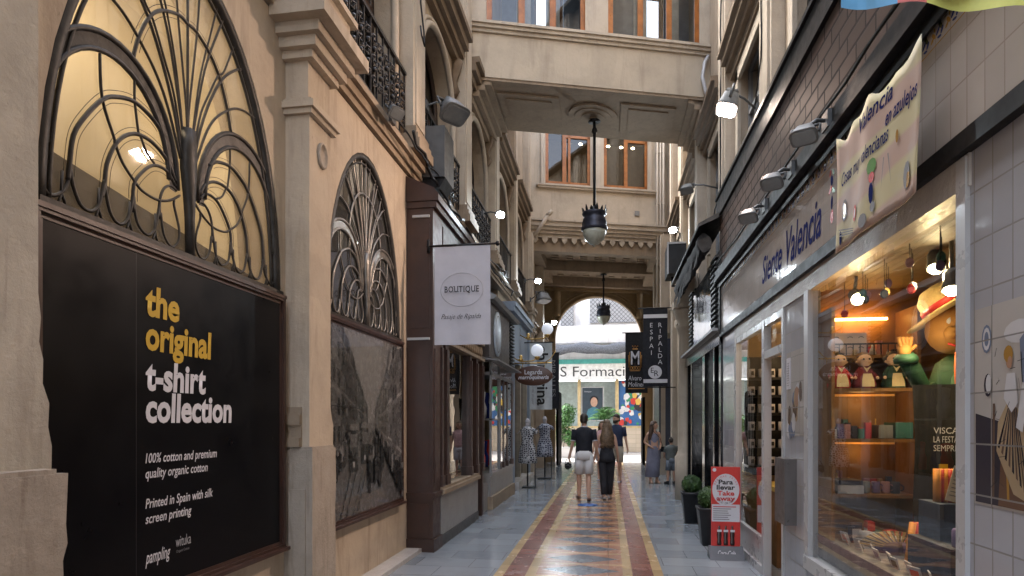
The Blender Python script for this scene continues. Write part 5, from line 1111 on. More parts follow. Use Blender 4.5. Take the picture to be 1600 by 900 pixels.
mb.loft([[(1.42 + .1 * math.cos(t) + rn.uniform(-.02, .02), 9.5 + .2 * i, 4.30 + (.12 + .04 * rn.random()) * math.sin(t)) for t in [k * math.pi / 5 for k in range(10)]] for i in range(18)]); mb.build('rolled_cloth', plain('black_canvas', (.022, .022, .023), .75, var=.5, sc=14), AW)
mb = MB()
for i in range(30):
    y = 9.5 + .115 * i; l = rn.uniform(.15, .5); mb.face([(1.36, y, 4.28), (1.36, y + .1, 4.28), (1.30 + rn.uniform(-.05, .05), y + .14, 4.28 - l), (1.32, y + .03, 4.28 - l * .8)])
mb.build('torn_valance', plain('grey_torn_canvas', (.05, .05, .05), .8, var=.6, sc=14), AW)
mb = MB(); mb.prism([(1.75, 4.75), (1.30, 4.52), (1.30, 4.47), (1.75, 4.66)], 'y', 9.25, 13.2); mb.build('awning_hood', BLACK, AW)
AC = thing('air_conditioner', 'black air conditioning unit with pale edges hung high on the wall over the black awning', 'air conditioner', (1.55, 14.6, 5.0))
mb = MB(); mb.box(1.32, 1.72, 14.1, 14.9, 4.95, 5.62); mb.build('casing', BLACK, AC, bevel=.02)
mb = MB(); mb.box(1.30, 1.33, 14.06, 14.10, 4.93, 5.64); mb.box(1.31, 1.70, 14.07, 14.1, 5.6, 5.64); mb.build('edge', WMETAL, AC)
mb = MB(); mb.tube([(1.45, 14.5, 4.95), (1.45, 14.5, 4.75), (1.75, 14.5, 4.75)], .03, 6); mb.build('bracket', BLACK, AC)
# ================================================================== PENDANT LANTERNS
FROST = plain('frosted_bowl', (.38, .38, .31), .3, var=.08, bmp=0)
def lantern(loc, ztop, label):
    x, y, z = loc; t = thing('pendant_lantern', label, 'lantern', (x, y, z), 'pendant lanterns of the passage')
    mb = MB(); mb.tube([(x, y, ztop), (x, y, z + .62)], .03, 8); mb.lathe([(.03, 0), (.06, .04), (.05, .1), (.03, .14)], (x, y, ztop - .3), 10); mb.lathe([(.13, 0), (.1, .03), (.04, .05)], (x, y, ztop - .05), 12); mb.build('rod', BLACK, t, smooth=True)
    mb = MB(); mb.lathe([(.25, .12), (.27, .15), (.27, .19), (.24, .21), (.255, .27), (.235, .36), (.2, .40), (.235, .43), (.255, .47), (.235, .50), (.09, .53), (.05, .62)], (x, y, z), 24); mb.build('body', plain('lantern_iron', (.028, .03, .045), .4, metal=.4), t, smooth=True)
    mb = MB()
    for k in range(14):
        a = 2 * math.pi * k / 14; h = .13 if k % 2 else .09
        mb.loft([[(x + (r * math.cos(a + s)), y + r * math.sin(a + s), z + .48 + q) for s in (-w_, 0, w_)] + [(x + (r - .015) * math.cos(a), y + (r - .015) * math.sin(a), z + .48 + q)] for q, r, w_ in ((0, .235, .15), (h * .5, .25, .12), (h, .265, .02))])
    mb.build('crown', BLACK, t)
    mb = MB(); mb.lathe([(.24, .13), (.235, .05), (.19, -.06), (.1, -.14), (.03, -.165), (.02, -.2)], (x, y, z), 24); mb.build('glass_bowl', FROST, t, smooth=True)
lantern((-.28, 12.72, 5.43), 7.84, 'dark iron pendant lantern with pale bowl hanging from the footbridge')
lantern((-.17, 22.95, 5.41), 7.12, 'smaller looking dark pendant lantern hanging from the coffered ceiling before the arch')

# ================================================================== FLOODLIGHTS
COLDE = emit('cold_led', (.80, .92, 1.0), 30); WARME = emit('warm_flood_glow', (1, .84, .72), 22); DULLG = plain('flood_glass', (.16, .17, .17), .15, bmp=0)
def flood(loc, aim, wall, label, lit=None, k=1.0, energy=0, beam=None, col=(1, .8, .66)):
    """head at loc, its glass looking along aim; wall = the arm's fixing point"""
    l = Vector(loc); t = thing('floodlight', label, 'floodlight', loc, 'floodlights along the passage')
    d = Vector(aim).normalized(); s = Vector((0, 0, 1)).cross(d)
    if s.length < .05: s = Vector((0, 1, 0))
    s.normalize(); u = d.cross(s).normalized()
    def p(a, b_, c): return l + (s * a + u * b_ + d * c) * k
    def sq(a, b_, c, e): return [p(a * math.copysign(abs(math.cos(q)) ** e, math.cos(q)), b_ * math.copysign(abs(math.sin(q)) ** e, math.sin(q)), c) for q in [2 * math.pi * (n_ + .5) / 16 for n_ in range(16)]]
    ee = .8 if lit is COLDE else .45
    mb = MB(); mb.loft([sq(a, b_, c, ee) for a, b_, c in ((.07, .05, -.15), (.10, .08, -.13), (.14, .10, -.03), (.155, .115, .0), (.155, .115, .02))]); 
    for q in (-.06, 0, .06): mb.loft([[p(q - .004, -.07, -.15), p(q + .004, -.07, -.15), p(q + .004, .07, -.15), p(q - .004, .07, -.15)], [p(q - .004, -.05, -.18), p(q + .004, -.05, -.18), p(q + .004, .05, -.18), p(q - .004, .05, -.18)]])
    mb.build('housing', plain('worn_grey_housing', (.12, .125, .125), .5, var=.35, sc=9), t)
    mb = MB(); mb.loft([sq(a, b_, c, ee) for a, b_, c in ((.135, .095, .021), (.13, .09, .026))]); mb.build('lens', lit if lit else DULLG, t)
    mb = MB(); w_ = Vector(wall); mb.tube([p(-.16, 0, -.04), p(-.16, 0, -.17), p(.16, 0, -.17), p(.16, 0, -.04)], .012 * k + .004, 5); mb.tube([p(0, 0, -.17), (p(0, 0, -.17) + w_) / 2 + Vector((0, 0, .03)), w_], .014, 6); mb.box(w_.x - .02, w_.x + .02, w_.y - .06, w_.y + .06, w_.z - .06, w_.z + .06); mb.build('bracket', DGREYM, t)
    if energy: lamp('flood_beam', 'SPOT', p(0, 0, .04), energy, col, t, .08, beam or p(0, 0, 3), 105 if beam else 150, .6)
for y, n_ in ((4.52, 'nearest of the three grey floodlights on the black gutter, beside the cloth banner'), (5.36, 'middle one of the three grey floodlights on the black gutter'), (6.23, 'furthest of the three grey floodlights on the black gutter')):
    flood((1.34, y, 3.60), (-.25, -.45, -.80), (XS - .11, y + .05, 3.72), n_, k=.58)
flood((1.42, 7.75, 5.42), (-.30, .02, -.95), (1.80, 7.9, 5.45), 'lit warm floodlight above the corner of the shingle canopy', WARME, 1.15, 110, (-2.4, 4.2, 4.0), (1, .70, .54))
flood((-2.03, 8.0, 5.75), (.42, -.30, -.86), (-2.36, 7.8, 5.78), 'large unlit grey floodlight above the grey cabinet on the cream pier', None, 1.3)
flood((-2.22, 6.25, 4.90), (.6, -.3, -.7), (-2.32, 6.4, 4.93), 'small unlit floodlight on the cornice above the dark lunette', None, .6)
flood((-2.02, 11.45, 5.55), (.55, -.62, -.55), (-2.36, 11.5, 5.6), 'lit cold white floodlight beside the white banner on the arched wall', COLDE, .62, 30, col=(.82, .92, 1))
flood((-1.98, 17.4, 5.65), (.5, -.7, -.5), (-2.36, 17.5, 5.7), 'lit cold white floodlight further along above the pale round lamps', COLDE, .7, 30, col=(.82, .92, 1))
flood((-2.0, 22.9, 5.35), (.6, -.7, -.4), (-2.36, 23.0, 5.4), 'furthest lit cold white floodlight, beside the arch springing', COLDE, .8, 24, col=(.82, .92, 1))
flood((1.60, 15.75, 6.42), (-.5, -.72, -.5), (1.80, 15.9, 6.3), 'lit cold white floodlight above the black air conditioner', COLDE, .75, 34, col=(.82, .92, 1))
flood((1.30, 10.6, 5.5), (-.2, -.4, -.9), (1.82, 10.6, 5.5), 'dark unlit floodlight on a horizontal arm over the folded awning', None, .7)
flood((-1.9, 18.2, 5.25), (.2, -.2, -.95), (-2.3, 18.3, 5.3), 'flat pale green floodlight plate under the second cold light', None, 1.5)
# grey cabinet on the cream pier
CB = thing('speaker_cabinet', 'dark grey metal cabinet hung on the cream pier under the big floodlight', 'cabinet', (-2.2, 8.0, 4.8))
mb = MB(); mb.box(-2.46, -2.12, 7.82, 8.3, 4.85, 5.52); mb.build('casing', DGREYM, CB, bevel=.015)
mb = MB(); mb.prism([(-2.46, 4.85), (-2.12, 4.85), (-2.2, 4.72), (-2.42, 4.72)], 'y', 7.86, 8.26); mb.build('lower_hood', BLACK, CB)
# ================================================================== BANNERS
def cloth(x0, x1, y, z0, z1, amp=.02, ph=0.0, n=14, m=12):
    mb = MB(); mb.loft([[(x0 + (x1 - x0) * i / n, y + amp * math.sin(i * .75 + ph + 1.5 * z_) * (1 - .8 * k / m), z_) for i in range(n + 1)] for k in range(m + 1) for z_ in [z0 + (z1 - z0) * k / m]], close=False); return mb
BQ = thing('shop_banner', 'white cloth banner reading BOUTIQUE hanging across from the brown shopfront', 'banner', (-1.75, 7.36, 2.58))
mb = MB(); mb.tube([(-2.22, 7.36, 3.80), (-1.33, 7.36, 3.80)], .014, 8); mb.ball((-1.33, 7.36, 3.80), .03, 8); mb.tube([(-2.20, 7.36, 3.72), (-2.20, 7.36, 3.88)], .02, 6); mb.build('pole', BLACK, BQ)
o = cloth(-2.12, -1.42, 7.36, 2.575, 3.79, .014).build('cloth', CLOTHW, BQ, smooth=True)
UX, UZ = (1, 0, 0), (0, 0, 1)
def serif(parent, s, xc, y, z, h, wd, m, name='lettering'):
    o = text(parent, s, (xc - wd / 2, y, z), UX, UZ, h, m, name, wd, bold=.012, spacing=1.15)
    return o
serif(BQ, 'BOUTIQUE', -1.77, 7.33, 3.215, .105, .43, INK)
# little serifs at the letter feet and heads
mb = MB(); 
for x in (-1.975, -1.87, -1.815, -1.735, -1.685, -1.60, -1.575): 
    for z in (3.217, 3.284): mb.box(x - .014, x + .014, 7.3275, 7.328, z, z + .005)
mb.build('letter_serifs', INK, BQ)
text(BQ, 'Pasaje de Ripalda', (-2.03, 7.33, 2.89), UX, UZ, .085, INK, 'lettering', .50, bold=-.006, shear=.45)
mb = MB(); mb.tube([(-1.77 + .265 * math.cos(t), 7.333, 3.245 + .205 * math.sin(t)) for t in [2 * math.pi * k / 40 for k in range(40)]], .0035, 4, closed=True); mb.build('oval', plain('grey_thread', (.36, .36, .38), .7, bmp=0), BQ)
# vertical white banner and black banner (left)
VB = thing('vertical_banner', 'tall white banner with black vertical lettering behind the brown oval sign', 'banner', (-1.6, 16.6, 1.9))
VX = (-2.11, -1.50); VY = 16.6
cloth(VX[0], VX[1], VY, 1.97, 3.78, .012, 1).build('cloth', plain('pale_banner', (.50, .54, .56), .8, bmp=0), VB, smooth=True)
text(VB, 'chinarina', (-1.90, VY - .025, 3.70), (0, 0, -1), (1, 0, 0), .42, INK, 'lettering', 1.62, bold=.02)
text(VB, 'moda mujer', (-2.04, VY - .025, 2.7), (0, 0, -1), (1, 0, 0), .08, GREYINK, 'lettering', .6)
mb = MB(); mb.tube([(-2.5, VY, 3.79), (-1.46, VY, 3.79)], .015, 6); mb.build('pole', BLACK, VB)
NB = thing('vertical_banner', 'narrow black banner with grey vertical lettering beside the white vertical banner', 'banner', (-1.6, 18.6, 1.9))
cloth(-1.80, -1.47, 18.6, 2.05, 3.72, .008, 2).build('cloth', CLOTHN, NB, smooth=True)
text(NB, 'MIRALLES', (-1.69, 18.575, 3.5), (0, 0, -1), (1, 0, 0), .16, GREYINK, 'lettering', 1.1)
mb = MB(); mb.tube([(-2.3, 18.6, 3.73), (-1.45, 18.6, 3.73)], .015, 6); mb.tube([(-2.3, 18.6, 2.03), (-1.45, 18.6, 2.03)], .015, 6); mb.build('pole', BLACK, NB)
# right banners
EBN = thing('vertical_banner', 'dark navy banner reading ESPAI RIPALDA with two white stripes', 'banner', (1.35, 16.9, 2.6))
cloth(.93, 1.57, 16.9, 2.58, 4.68, .012, .5).build('cloth', CLOTHN, EBN, smooth=True)
mb = MB(); mb.tube([(.80, 16.9, 4.69), (1.78, 16.9, 4.69)], .018, 6); mb.tube([(.80, 16.9, 2.56), (1.78, 16.9, 2.56)], .018, 6); mb.build('pole', BLACK, EBN)
for z in (2.68, 4.42): mb = MB(); mb.box(.935, 1.565, 16.872, 16.875, z, z + .10); mb.build('stripe', WHITE, EBN)
for s_, x, z, st in (('ESPAI', 1.145, 4.17, .185), ('RIPALDA', 1.375, 4.17, .165)):
    for k, ch in enumerate(s_): text(EBN, ch, (x, 16.875, z - k * st), UX, UZ, .175, WHITE, 'lettering', align='CENTER', bold=-.004)
mb = MB(); mb.loft([[(1.24 + r * .18 * math.cos(t), 16.872, 2.97 + r * .18 * math.sin(t)) for t in [k * math.pi / 12 for k in range(24)]] for r in (1, .02)]); lg = mb.build('logo', WHITE, EBN)
text(lg, 'E', (1.13, 16.866, 2.95), UX, UZ, .2, CLOTHN); text(lg, 'R', (1.22, 16.866, 2.86), UX, UZ, .22, CLOTHN)
AM = thing('vertical_banner', 'black banner with a crowned gold M crest reading Alvaro Moliner', 'banner', (.95, 20.3, 2.6))
cloth(.55, 1.26, 20.3, 2.57, 4.52, .008, .9).build('cloth', plain('black_banner_cloth', (.01, .01, .012), .85, bmp=.05), AM, smooth=True)
mb = MB(); mb.tube([(.45, 20.3, 4.53), (1.75, 20.3, 4.53)], .018, 6); mb.build('pole', BLACK, AM)
OG = plain('ochre_print', (.42, .20, .04), .5, bmp=0)
text(AM, 'M', (.86, 20.27, 3.50), UX, UZ, .62, WHITE, 'crest_letter', .27, bold=.01, align='CENTER')
mb = MB()
for s in (-1, 1):
    mb.tube([(.86 + s * .17, 20.275, 3.9), (.86 + s * .175, 20.275, 3.55), (.86 + s * .16, 20.275, 3.3)], .012, 4); mb.tube([(.86 + s * .21, 20.275, 3.8), (.86 + s * .2, 20.275, 3.4)], .008, 4)
for k in range(4): mb.tube([(.74 + k * .08 + .035 * math.cos(t), 20.275, 3.38 + .05 * math.sin(t)) for t in [q * math.pi / 5 for q in range(10)]], .010, 4, closed=True)
mb.box(.70, 1.02, 20.27, 20.275, 3.28, 3.31)
for k in range(5): mb.ball((.78 + k * .04, 20.272, 4.06 + (.03 if k % 2 == 0 else 0)), .018, 6)
mb.box(.78, .94, 20.27, 20.275, 3.98, 4.02); mb.build('crest', OG, AM)
text(AM, 'Alvaro', (.64, 20.27, 2.98), UX, UZ, .22, WHITE, 'lettering', .42, bold=.0, shear=.15); text(AM, 'Moliner', (.64, 20.27, 2.78), UX, UZ, .22, WHITE, 'lettering', .52, bold=.0, shear=.15)
mb = MB(); mb.box(.64, 1.16, 20.27, 20.273, 2.70, 2.73); mb.build('underline', OG, AM)

# ================================================================== OVAL SIGN AND BRASS LAMPS
OS = thing('oval_sign', 'brown oval hanging shop sign with white lettering on a brass arm', 'sign', (-1.74, 14.4, 2.45))
mb = MB(); mb.loft([[(-1.74 + r * .45 * math.cos(t), 14.4 + d, 2.72 + r * .235 * math.sin(t)) for t in [k * math.pi / 20 for k in range(40)]] for d, r in ((.03, .02), (.03, 1), (-.01, 1), (-.025, .93), (-.025, .02))]); mb.build('board', plain('sign_brown', (.075, .03, .016), .4, bmp=0), OS)
text(OS, 'Legarda', (-1.74, 14.37, 2.755), UX, UZ, .15, WHITE, 'lettering', .42, bold=.015, align='CENTER')
text(OS, 'marroquineria', (-1.74, 14.37, 2.64), UX, UZ, .13, WHITE, 'lettering', .72, bold=.02, align='CENTER', shear=.3)
mb = MB(); mb.tube([(-2.25, 14.4, 3.02), (-1.3, 14.4, 3.02)], .016, 6)
for x in (-2.0, -1.48): mb.tube([(x, 14.4, 3.02), (x, 14.4, 2.9)], .008, 5)
mb.tube([(-1.5, 14.4, 3.02), (-1.35, 14.4, 3.1), (-1.25, 14.4, 3.25), (-1.22, 14.4, 3.3)], .012, 6); mb.build('arm', GOLD, OS)
GLOBE = emit('globe_opal', (.72, .76, .84), .05)
for x, y, z, n_ in ((-1.66, 14.45, 3.32, 'lower opal globe lamp on a brass bracket above the oval sign'), (-1.55, 15.8, 4.03, 'higher opal globe lamp on a brass bracket beside the arch')):
    t = thing('globe_lamp', n_, 'lamp', (x, y, z), 'opal globe lamps on brass brackets')
    mb = MB(); mb.ball((x, y, z), .15, 18); mb.build('globe', GLOBE, t, smooth=True)
    mb = MB(); mb.tube([(-2.3, y, z - .12), (-2.05, y, z - .26), (x - .1, y, z - .24), (x, y, z - .17)], .016, 6); mb.lathe([(.05, 0), (.07, .03), (.03, .06), (.05, .1), (.02, .14)], (-2.05, y, z - .24), 10); mb.lathe([(.02, -.22), (.07, -.17), (.06, -.14)], (x, y, z), 12); mb.box(-2.32, -2.26, y - .05, y + .05, z - .3, z + .05); mb.build('bracket', GOLD, t, smooth=True)

# ================================================================== MANNEQUINS
def dress_mat(name, sc, c1, c2):
    m, nt, b, L = base_mat(name); v = _n(nt, 'ShaderNodeTexVoronoi'); v.feature = 'DISTANCE_TO_EDGE'; v.inputs['Scale'].default_value = sc; v.inputs['Randomness'].default_value = .55
    L(pos(nt, L, scale=(1, .6, 1)), v.inputs['Vector']); L(ramp(nt, L, v.outputs['Distance'], [(.10, c1), (.16, c2)]), b.inputs['Base Color']); b.inputs['Roughness'].default_value = .85; return m
def mannequin(x, y, h, label, m, cap):
    t = thing('dressed_mannequin', label, 'mannequin', (x, y, 0), 'dressed mannequins outside the shops'); s = h / 1.72
    prof = [(.235, .60), (.225, .75), (.205, .9), (.185, 1.0), (.135, 1.14), (.15, 1.25), (.17, 1.36), (.155, 1.44), (.09, 1.50)]
    mb = MB(); n = 28; mb.loft([[(x + s * (r * (1 + .06 * math.sin(7 * q) * max(0, 1.1 - z))) * math.cos(q), y + s * .72 * r * (1 + .06 * math.sin(7 * q) * max(0, 1.1 - z)) * math.sin(q), z * s) for q in [2 * math.pi * k / n for k in range(n)]] for r, z in prof])
    for sg in (-1, 1): mb.loft([[(x + s * (sg * dx + r * math.cos(q) * .5), y + s * r * math.sin(q), s * (z + r * .4 * math.cos(q))) for q in [2 * math.pi * k / 12 for k in range(12)]] for dx, z, r in ((.11, 1.44, .06), (.18, 1.41, .07), (.235, 1.33, .08 if cap else .04))])
    mb.build('dress', m, t)
    mb = MB(); mb.lathe([(.06, 1.48 * s), (.05, 1.55 * s), (.055, 1.58 * s)], (x, y, 0), 12); mb.lathe([(.06, 1.58 * s), (.065, 1.62 * s), (.04, 1.68 * s), (.01, 1.70 * s)], (x, y, 0), 12); mb.build('neck_cap', CLOTHW, t, smooth=True)
    mb = MB(); mb.tube([(x, y, .03), (x, y, .9)], .02, 8); mb.box(x - .2, x + .2, y - .14, y + .14, 0, .03); mb.tube([(x + .2, y - .1, .02), (x + .2, y - .1, .66)], .012, 5); mb.build('stand', BLACK, t)
mannequin(-1.98, 15.15, 1.74, 'mannequin in a black and white patterned short sleeved dress, nearer to the camera', dress_mat('lattice_print', 19, (.45, .46, .48), (.012, .013, .022)), True)
mannequin(-1.80, 17.6, 1.82, 'mannequin in a sleeveless navy print dress, further back', dress_mat('floral_print', 17, (.38, .4, .46), (.018, .022, .05)), False)
# ================================================================== PLANTERS
LEAF = foliage('box_leaf', (.035, .085, .018)); PALMG = foliage('palm_leaf', (.08, .20, .06)); BUSHG = foliage('bush_leaf', (.07, .2, .05))
def leaves(mb, c, r, n, sz, rn, shell=True, sc=(1, 1, 1)):
    for _ in range(n):
        d = Vector((rn.gauss(0, 1), rn.gauss(0, 1), rn.gauss(0, 1))).normalized(); rr = r * (rn.uniform(.86, 1.05) if shell else rn.random() ** .4)
        p = Vector(c) + Vector((d.x * sc[0], d.y * sc[1], d.z * sc[2])) * rr
        a = (d + Vector((rn.gauss(0, .5), rn.gauss(0, .5), rn.gauss(0, .5)))).normalized(); b_ = a.orthogonal().normalized(); b_ = Matrix.Rotation(rn.uniform(0, 6.3), 3, a) @ b_; s = sz * rn.uniform(.6, 1.3)
        q = a.cross(b_)
        mb.face([p - b_ * s, p + q * s * .45, p + b_ * s + a * s * .3, p - q * s * .45])
def planter(x, y, label):
    t = thing('topiary_planter', label, 'planter', (x, y, 0), 'topiary planters by the black shop'); rn = random.Random(int(y * 10))
    mb = MB(); mb.loft([[(x - r, y - r, z), (x + r, y - r, z), (x + r, y + r, z), (x - r, y + r, z)] for r, z in ((.105, 0), (.155, .47), (.165, .47), (.165, .50), (.145, .50), (.14, .44))]); mb.build('pot', plain('charcoal_pot', (.022, .023, .027), .45, bmp=.05), t)
    mb = MB(); mb.ball((x, y, .62), .135, 12); leaves(mb, (x, y, .62), .15, 1500, .018, rn); mb.build('topiary_ball', LEAF, t)
    mb = MB(); mb.tube([(x, y, .44), (x, y, .56)], .015, 6); mb.build('stem', DBROWN, t)
planter(1.33, 10.25, 'charcoal square planter with clipped round box ball, the further one')
planter(1.33, 8.45, 'charcoal square planter with clipped box ball half hidden behind the drinks sign')
# ================================================================== TAKE AWAY SIGN
TK = thing('takeaway_sign', 'red and white standing sign reading Para llevar Take away with cola bottles', 'sign', (1.38, 7.62, 0))
x0, x1, Y_ = 1.215, 1.545, 7.62
mb = MB(); mb.prism([(Y_ - .13, 0), (Y_ + .13, 0), (Y_ + .02, .15), (Y_ - .02, .15)], 'x', x0 - .03, x1 + .03); mb.build('base', plain('grey_base', (.09, .095, .11), .45, bmp=0), TK, bevel=.005)
mb = MB(); mb.box(x0, x1, Y_ - .012, Y_ + .012, .14, 1.09); mb.build('panel', REDP, TK)
yf = Y_ - .0125; cxs = (x0 + x1) / 2
mb = MB(); mb.face([(x0 + .005, yf - .001, .44), (x1 - .005, yf - .001, .44), (x1 - .005, yf - .001, .645), (x0 + .005, yf - .001, .645)]); mb.loft([[(cxs + r * .155 * math.cos(t), yf - .0015, .82 + r * .19 * math.sin(t)) for t in [k * math.pi / 14 for k in range(28)]] for r in (1, .02)]); mb.build('white_field', WHITE, TK)
def arc_text(parent, s, c, r, a0, a1, h, m, top=True):
    for k, ch in enumerate(s):
        if ch == ' ': continue
        a = R(a0 + (a1 - a0) * k / (len(s) - 1)); p = (c[0] + r[0] * math.cos(a), yf - .003, c[1] + r[1] * math.sin(a)); tg = Vector((math.sin(a), 0, -math.cos(a))) if top else Vector((-math.sin(a), 0, math.cos(a)))
        text(parent, ch, p, tg, Vector((-tg.z, 0, tg.x)), h, m, 'arc_lettering', align='CENTER')
arc_text(TK, 'BEBIDAS FRIAS', (cxs, .82), (.128, .150), 155, 25, .032, REDP); arc_text(TK, 'COLD DRINKS', (cxs, .82), (.135, .172), 222, 318, .034, INK, False)
for s_, z, m_, wd in (('Para', .885, INK, .165), ('llevar', .822, INK, .21), ('Take', .752, REDP, .195), ('away', .690, REDP, .215)): text(TK, s_, (cxs, yf - .002, z), UX, UZ, .078, m_, 'lettering', wd, bold=.03, align='CENTER')
ln = MB(); rn = random.Random(4)
for k in range(7): ln.box(x0 + .02, x0 + .02 + rn.uniform(.16, .27), yf - .003, yf - .002, .462 + k * .025, .472 + k * .025, 1 if k == 6 else 0)
ln.build('price_lines', [GREYINK, REDP], TK)
mb = MB(); mb.loft([[(x0 + .035 + r * .022 * math.cos(t), yf - .002, 1.055 + r * .022 * math.sin(t)) for t in [k * math.pi / 8 for k in range(16)]] for r in (1, .05)]); mb.build('round_emblem', WHITE, TK)
bt = plain('cola_brown', (.03, .012, .01), .15, bmp=0)
for k in range(3):
    x = cxs - .075 + k * .075; b_ = MB(); b_.lathe([(.024, 0), (.027, .03), (.022, .07), (.027, .12), (.024, .16), (.011, .19), (.011, .23)], (x, yf - .002, .16), 12, sy=.3); b2 = b_.build('printed_bottle', bt, TK, smooth=True)
    b_ = MB(); b_.box(x - .026, x + .026, yf - .014, yf - .011, .32, .345); b_.build('label_band', WHITE, b2)
text(TK, 'Coca-Cola', (cxs, Y_ - .085, .052), UX, (0, .6, 1), .085, WHITE, 'logo', .2, bold=.005, shear=.4, align='CENTER', lift=.004)
# ================================================================== PLANTS ON THE STREET
SH_ = thing('street_shrub', 'bright green leafy shrub in a low pale trough across the street', 'shrub', (-2.1, 29, 0)); rn = random.Random(1)
mb = MB(); mb.box(-3.6, -1.3, 28.6, 29.6, 0, .45); mb.build('trough', WHITEST, SH_, bevel=.03)
mb = MB()
for c in ((-2.3, 29.1, 1.1), (-1.8, 29.1, 1.0), (-2.0, 29.1, 1.7), (-2.5, 29.1, 1.6), (-1.6, 29.1, .8), (-2.9, 29.1, 1.0), (-1.9, 29.1, 2.1)): leaves(mb, c, .42, 420, .075, rn, False)
mb.build('foliage', BUSHG, SH_)
mb = MB()
for k in range(6): mb.tube([(-2.3 + .1 * k - .3, 29.1, .4), (-2.4 + .15 * k - .3, 29.1, 1.3)], .015, 5)
mb.build('stems', DBROWN, SH_)
PL = thing('potted_palm', 'feathery green palm standing in a pale pot before the academy window', 'palm', (-.3, 32, 0))
mb = MB(); mb.lathe([(.28, 0), (.36, .5), (.38, .55), (.33, .55)], (-.2, 32, 0), 16); mb.build('pot', WHITEST, PL, smooth=True)
mb = MB(); rn = random.Random(2)
for k in range(17):
    a = 2 * math.pi * k / 17 + rn.uniform(-.2, .2); el = rn.uniform(.4, 1.35); Ln = rn.uniform(1.1, 1.6); prev = None
    for i in range(13):
        t = i / 12; p = Vector((-.2 + math.cos(a) * Ln * t * math.cos(el), 32 + math.sin(a) * Ln * t * math.cos(el), 1.75 + Ln * (t * math.sin(el) - .55 * t * t)))
        if prev is not None:
            mb.tube([prev, p], .012, 4); d = (p - prev).normalized(); s = d.cross(Vector((0, 0, 1))).normalized()
            for sg in (-1, 1):
                ll = .34 * (1 - .5 * abs(t - .45)); tip = p + s * sg * ll + d * ll * .5 - Vector((0, 0, .1)); mb.face([prev, p, tip + d * .01, tip])
        prev = p
mb.build('fronds', PALMG, PL)
mb = MB(); mb.tube([(-.2, 32, .5), (-.2, 32, 1.8)], .07, 8, r1=.04); mb.build('trunk', DBROWN, PL)
# ================================================================== CABLES
def cable(pts, r, label):
    mb = MB(); mb.tube(pts, r, 5); tag(mb.build('cable', BLACK), label, 'cable', 'cables on the facades')
rn = random.Random(9)
def run(a, b_, sag, n=10, j=.015): return [tuple(Vector(a).lerp(Vector(b_), k / n) + Vector((rn.uniform(-j, j), 0, -sag * math.sin(math.pi * k / n) + rn.uniform(-j, j)))) for k in range(n + 1)]
cable(run((-2.27, 6.2, 4.98), (-2.2, 7.8, 4.85), .05), .012, 'black cable running along the cornice above the dark lunette')
cable(run((-2.27, 7.0, 5.05), (-2.12, 8.9, 4.6), .12, 12, .04), .02, 'thick tangled black cable below the grey cabinet')
cable([(-2.34, 7.45, 7.6), (-2.33, 7.46, 6.9), (-2.3, 7.5, 6.55), (-2.28, 7.46, 6.35), (-2.3, 7.4, 6.45), (-2.33, 7.45, 6.6)], .012, 'black cable with a loop hanging on the cream pier at upper left')
cable(run((1.78, 7.55, 9), (1.78, 7.6, 5.9), 0, 10, .008) + [(1.77, 7.8, 5.6), (1.78, 7.9, 5.5)], .010, 'black cable dropping down the pale pier to the lit warm floodlight')
cable(run((1.78, 10.2, 8.8), (1.78, 10.3, 5.0), 0, 12, .012), .012, 'black cable hanging down the far pale pier beside the footbridge')
cable(run((-2.2, 9.6, 4.72), (-2.1, 13.6, 4.5), .1, 14, .05), .016, 'black cable drooping above the dark sign band')
wp_ = MB(); wp_.tube([(1.92, 12.4, 8.75), (1.85, 12.35, 8.6), (1.80, 12.3, 8.3), (1.86, 12.3, 8.0), (1.95, 12.35, 7.85)], .035, 8); tag(wp_.build('conduit', WMETAL), 'white curved conduit at the right end of the footbridge', 'pipe')

rn = random.Random(31)
for k, (a, b_, sg_) in enumerate((((-2.24, 7.5, 4.6), (-2.1, 10.6, 4.62), .12), ((-2.3, 10.7, 5.02), (-2.3, 13.4, 5.0), .15), ((1.60, 9.3, 4.95), (1.80, 13.0, 5.2), .2), ((1.52, 9.0, 3.85), (1.52, 3.0, 3.86), .03))):
    cable(run(a, b_, sg_, 14, .012), .011, ['black cable sagging along the top of the brown shopfront', 'black cable sagging along the cornice beneath the footbridge', 'black cable sagging above the folded awning', 'thin black cable along the dark gutter of the tiled shop'][k])
# ================================================================== PEOPLE
def skin_mesh(J, E, root, sub=2):
    """continuous surface grown from a joint skeleton; J: name -> ((x,y,z), r)"""
    me = bpy.data.meshes.new('s'); names = list(J); ix = {n: i for i, n in enumerate(names)}
    me.from_pydata([J[n][0] for n in names], [(ix[a], ix[b_]) for a, b_ in E], []); o = bpy.data.objects.new('s', me); C.objects.link(o)
    o.modifiers.new('k', 'SKIN'); 
    if not me.skin_vertices: me.attributes  # layer is created by the modifier
    sv = me.skin_vertices[0].data
    for n in names:
        r = J[n][1]; sv[ix[n]].radius = (r, r) if not isinstance(r, tuple) else r; sv[ix[n]].use_root = (n == root)
    s = o.modifiers.new('u', 'SUBSURF'); s.levels = sub; s.render_levels = sub
    dg = bpy.context.evaluated_depsgraph_get(); out = bpy.data.meshes.new_from_object(o.evaluated_get(dg)); bpy.data.objects.remove(o); return out
def add_mesh(mb, me):
    mb.bm.from_mesh(me); bpy.data.meshes.remove(me)
def ring(c, rx, ry, d=(0, 0, 1), n=16, fx=(1, 0, 0)):
    c = Vector(c); d = Vector(d).normalized(); a = Vector(fx) - d * Vector(fx).dot(d); a.normalize(); b_ = d.cross(a)
    return [c + a * rx * math.cos(2 * math.pi * k / n) + b_ * ry * math.sin(2 * math.pi * k / n) for k in range(n)]
